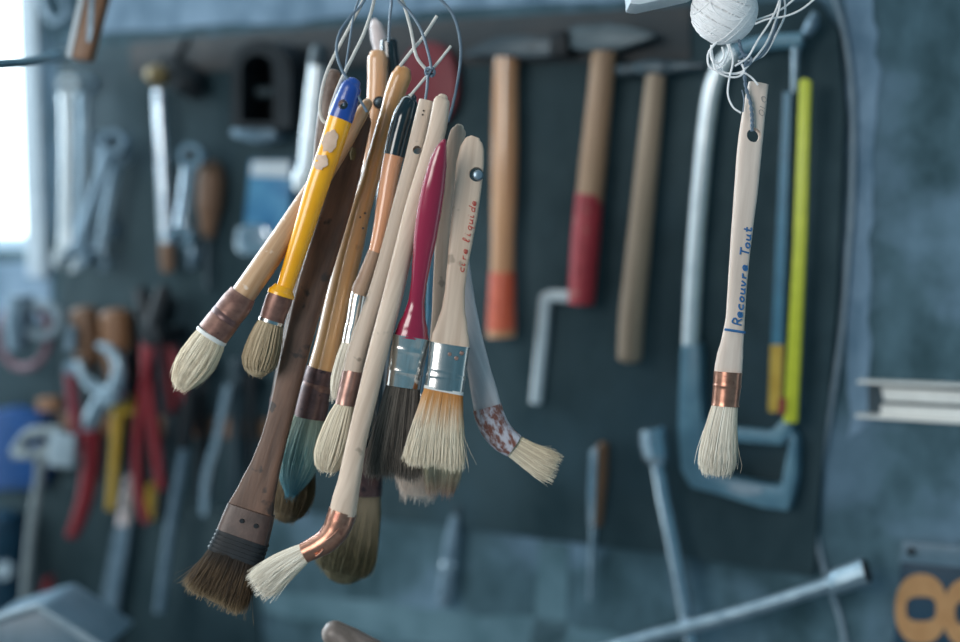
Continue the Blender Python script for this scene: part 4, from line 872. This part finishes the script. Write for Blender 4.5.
for k, (x0, y0, x1, y1, w, m, lb) in enumerate([
    (205, 372, 199, 500, 4.5, 'iron_black', 'dark punch in the rack between bent bar and blue screwdriver'),
    (238, 372, 234, 500, 5, 'steel_dark', 'dark steel punch in the rack just right of the bent bar'),
    (252, 388, 250, 478, 4.5, 'iron_black', 'black punch at the right end of the rack'),
    (172, 430, 158, 515, 4, 'steel_dark', 'dark thin punch left of the blue screwdriver'),
    (147, 436, 145, 500, 4, 'iron_black', 'black punch between yellow pliers and red pincers')]):
    t = wthing('punch', lb, 'punch', (x0, y0), (x1, y1), .03)
    wloft('shaft', [(x0, y0, w), (x0 * .7 + x1 * .3, y0 * .7 + y1 * .3, w * .95), (x1, y1, w * .7)], .036, M[m], t, e=2.5)
    wloft('head', [(x0 + .3, y0 - 12, w * 1.5), (x0, y0 + 4, w * 1.4)], .036, M[m], t, cap0=.4)
# far left clutter
t = wthing('cable_coil', 'pinkish cable coil with pale metal clamp under the window', 'cable', (40, 300), (40, 368), .05)
tube('coil', [Wp(24 + 25 * math.cos(a), 335 + 33 * math.sin(a), .05) for a in np.linspace(0, 2 * math.pi, 17)[:-1]], .005, M['cable_pink'], t, closed=True)
tube('coil', [Wp(42 + 17 * math.cos(a), 320 + 16 * math.sin(a), .062) for a in np.linspace(0, 2 * math.pi, 13)[:-1]], .0055, M['dim_plastic'], t, closed=True)
wloft('clamp', [(21, 295, 9), (19, 320, 10), (18, 350, 7)], .066, M['steel_matt'], t, e=3)
t = wthing('jug', 'blue plastic jug at the far left edge below the cable coil', 'jug', (10, 400), (10, 520), .05)
wprism('body', [(-30, 415), (8, 408), (38, 418), (40, 470), (34, 490), (-30, 492)], .02, .05, M['blue_plastic'], t, bevel=.008)
wprism('cap', [(36, 398), (56, 398), (56, 412), (36, 412)], .03, .045, M['orange_wood'], t, bevel=.003)
t = wthing('rope_hank', 'pale rope with frayed knot hanging at the far left', 'rope', (40, 440), (26, 610), .1)
tube('rope', [Wp(x, y, .1) for x, y in [(38, 445), (40, 470), (34, 510), (29, 550), (25, 600), (22, 640)]], .0055, M['rope'], t)
kn = [tube_geo([Wp(38 + 26 * math.cos(a * 1.0 + k) * (.6 + .12 * k), 443 + 13 * math.sin(a + k * .7), .1 + .008 * math.sin(a * 2 + k)) for a in np.linspace(0, 6, 9)], .005, n=7) for k in range(4)]
V, Fc = join(*kn); part('knot', V, Fc, M['rope'], t)
wprism('tag', [(50, 432), (74, 436), (72, 468), (46, 466)], .112, .118, M['dim_plastic'], t, bevel=.001)
t = wthing('canister', 'dark blue canister standing at the lower left edge', 'canister', (0, 540), (0, 640), .06)
wloft('body', [(-4, 520, 22), (-4, 545, 26), (-4, 640, 26)], .06, M['navy'], t, cap0=.3)
wprism('badge', ell(3, 571, 9, 9), .096, .101, M['dim_plastic'], t, bevel=.001)
tag(wprism('marker', [(42, 580), (49, 576), (46, 604), (38, 606), (36, 600)], .06, .072, M['red_grip'], None, bevel=.003), 'small red plastic wedge above the grey tray at lower left', 'wedge')
pp = fg(1.28)
t = thing('tray', 'blue grey plastic tray in the lower left corner', 'tray', pp(30, 610), pp(30, 720))
V, Fc = prism_geo([pp(-30, 628), pp(38, 606), pp(105, 650), pp(40, 690), pp(-30, 690)], -FRONT * .12 + ZV * .0); part('body', V, Fc, M['grey_plastic'], t, bevel=.006)
tube('rim', [pp(-30, 627) + FRONT * .003, pp(38, 606) + FRONT * .003, pp(105, 649) + FRONT * .003], .004, M['dim_plastic'], t, sub=1)
# wooden knob bottom centre
pp = fg(1.0)
t = thing('mallet', 'weathered wooden handle end rising at the bottom centre', 'tool', pp(345, 624), pp(420, 760))
loft('handle', pp, [(335, 634, 13.5), (352, 645, 16.5), (380, 664, 20), (420, 690, 23), (470, 725, 24)], M['knob_wood'], t, ratio=.9, cap0=1)
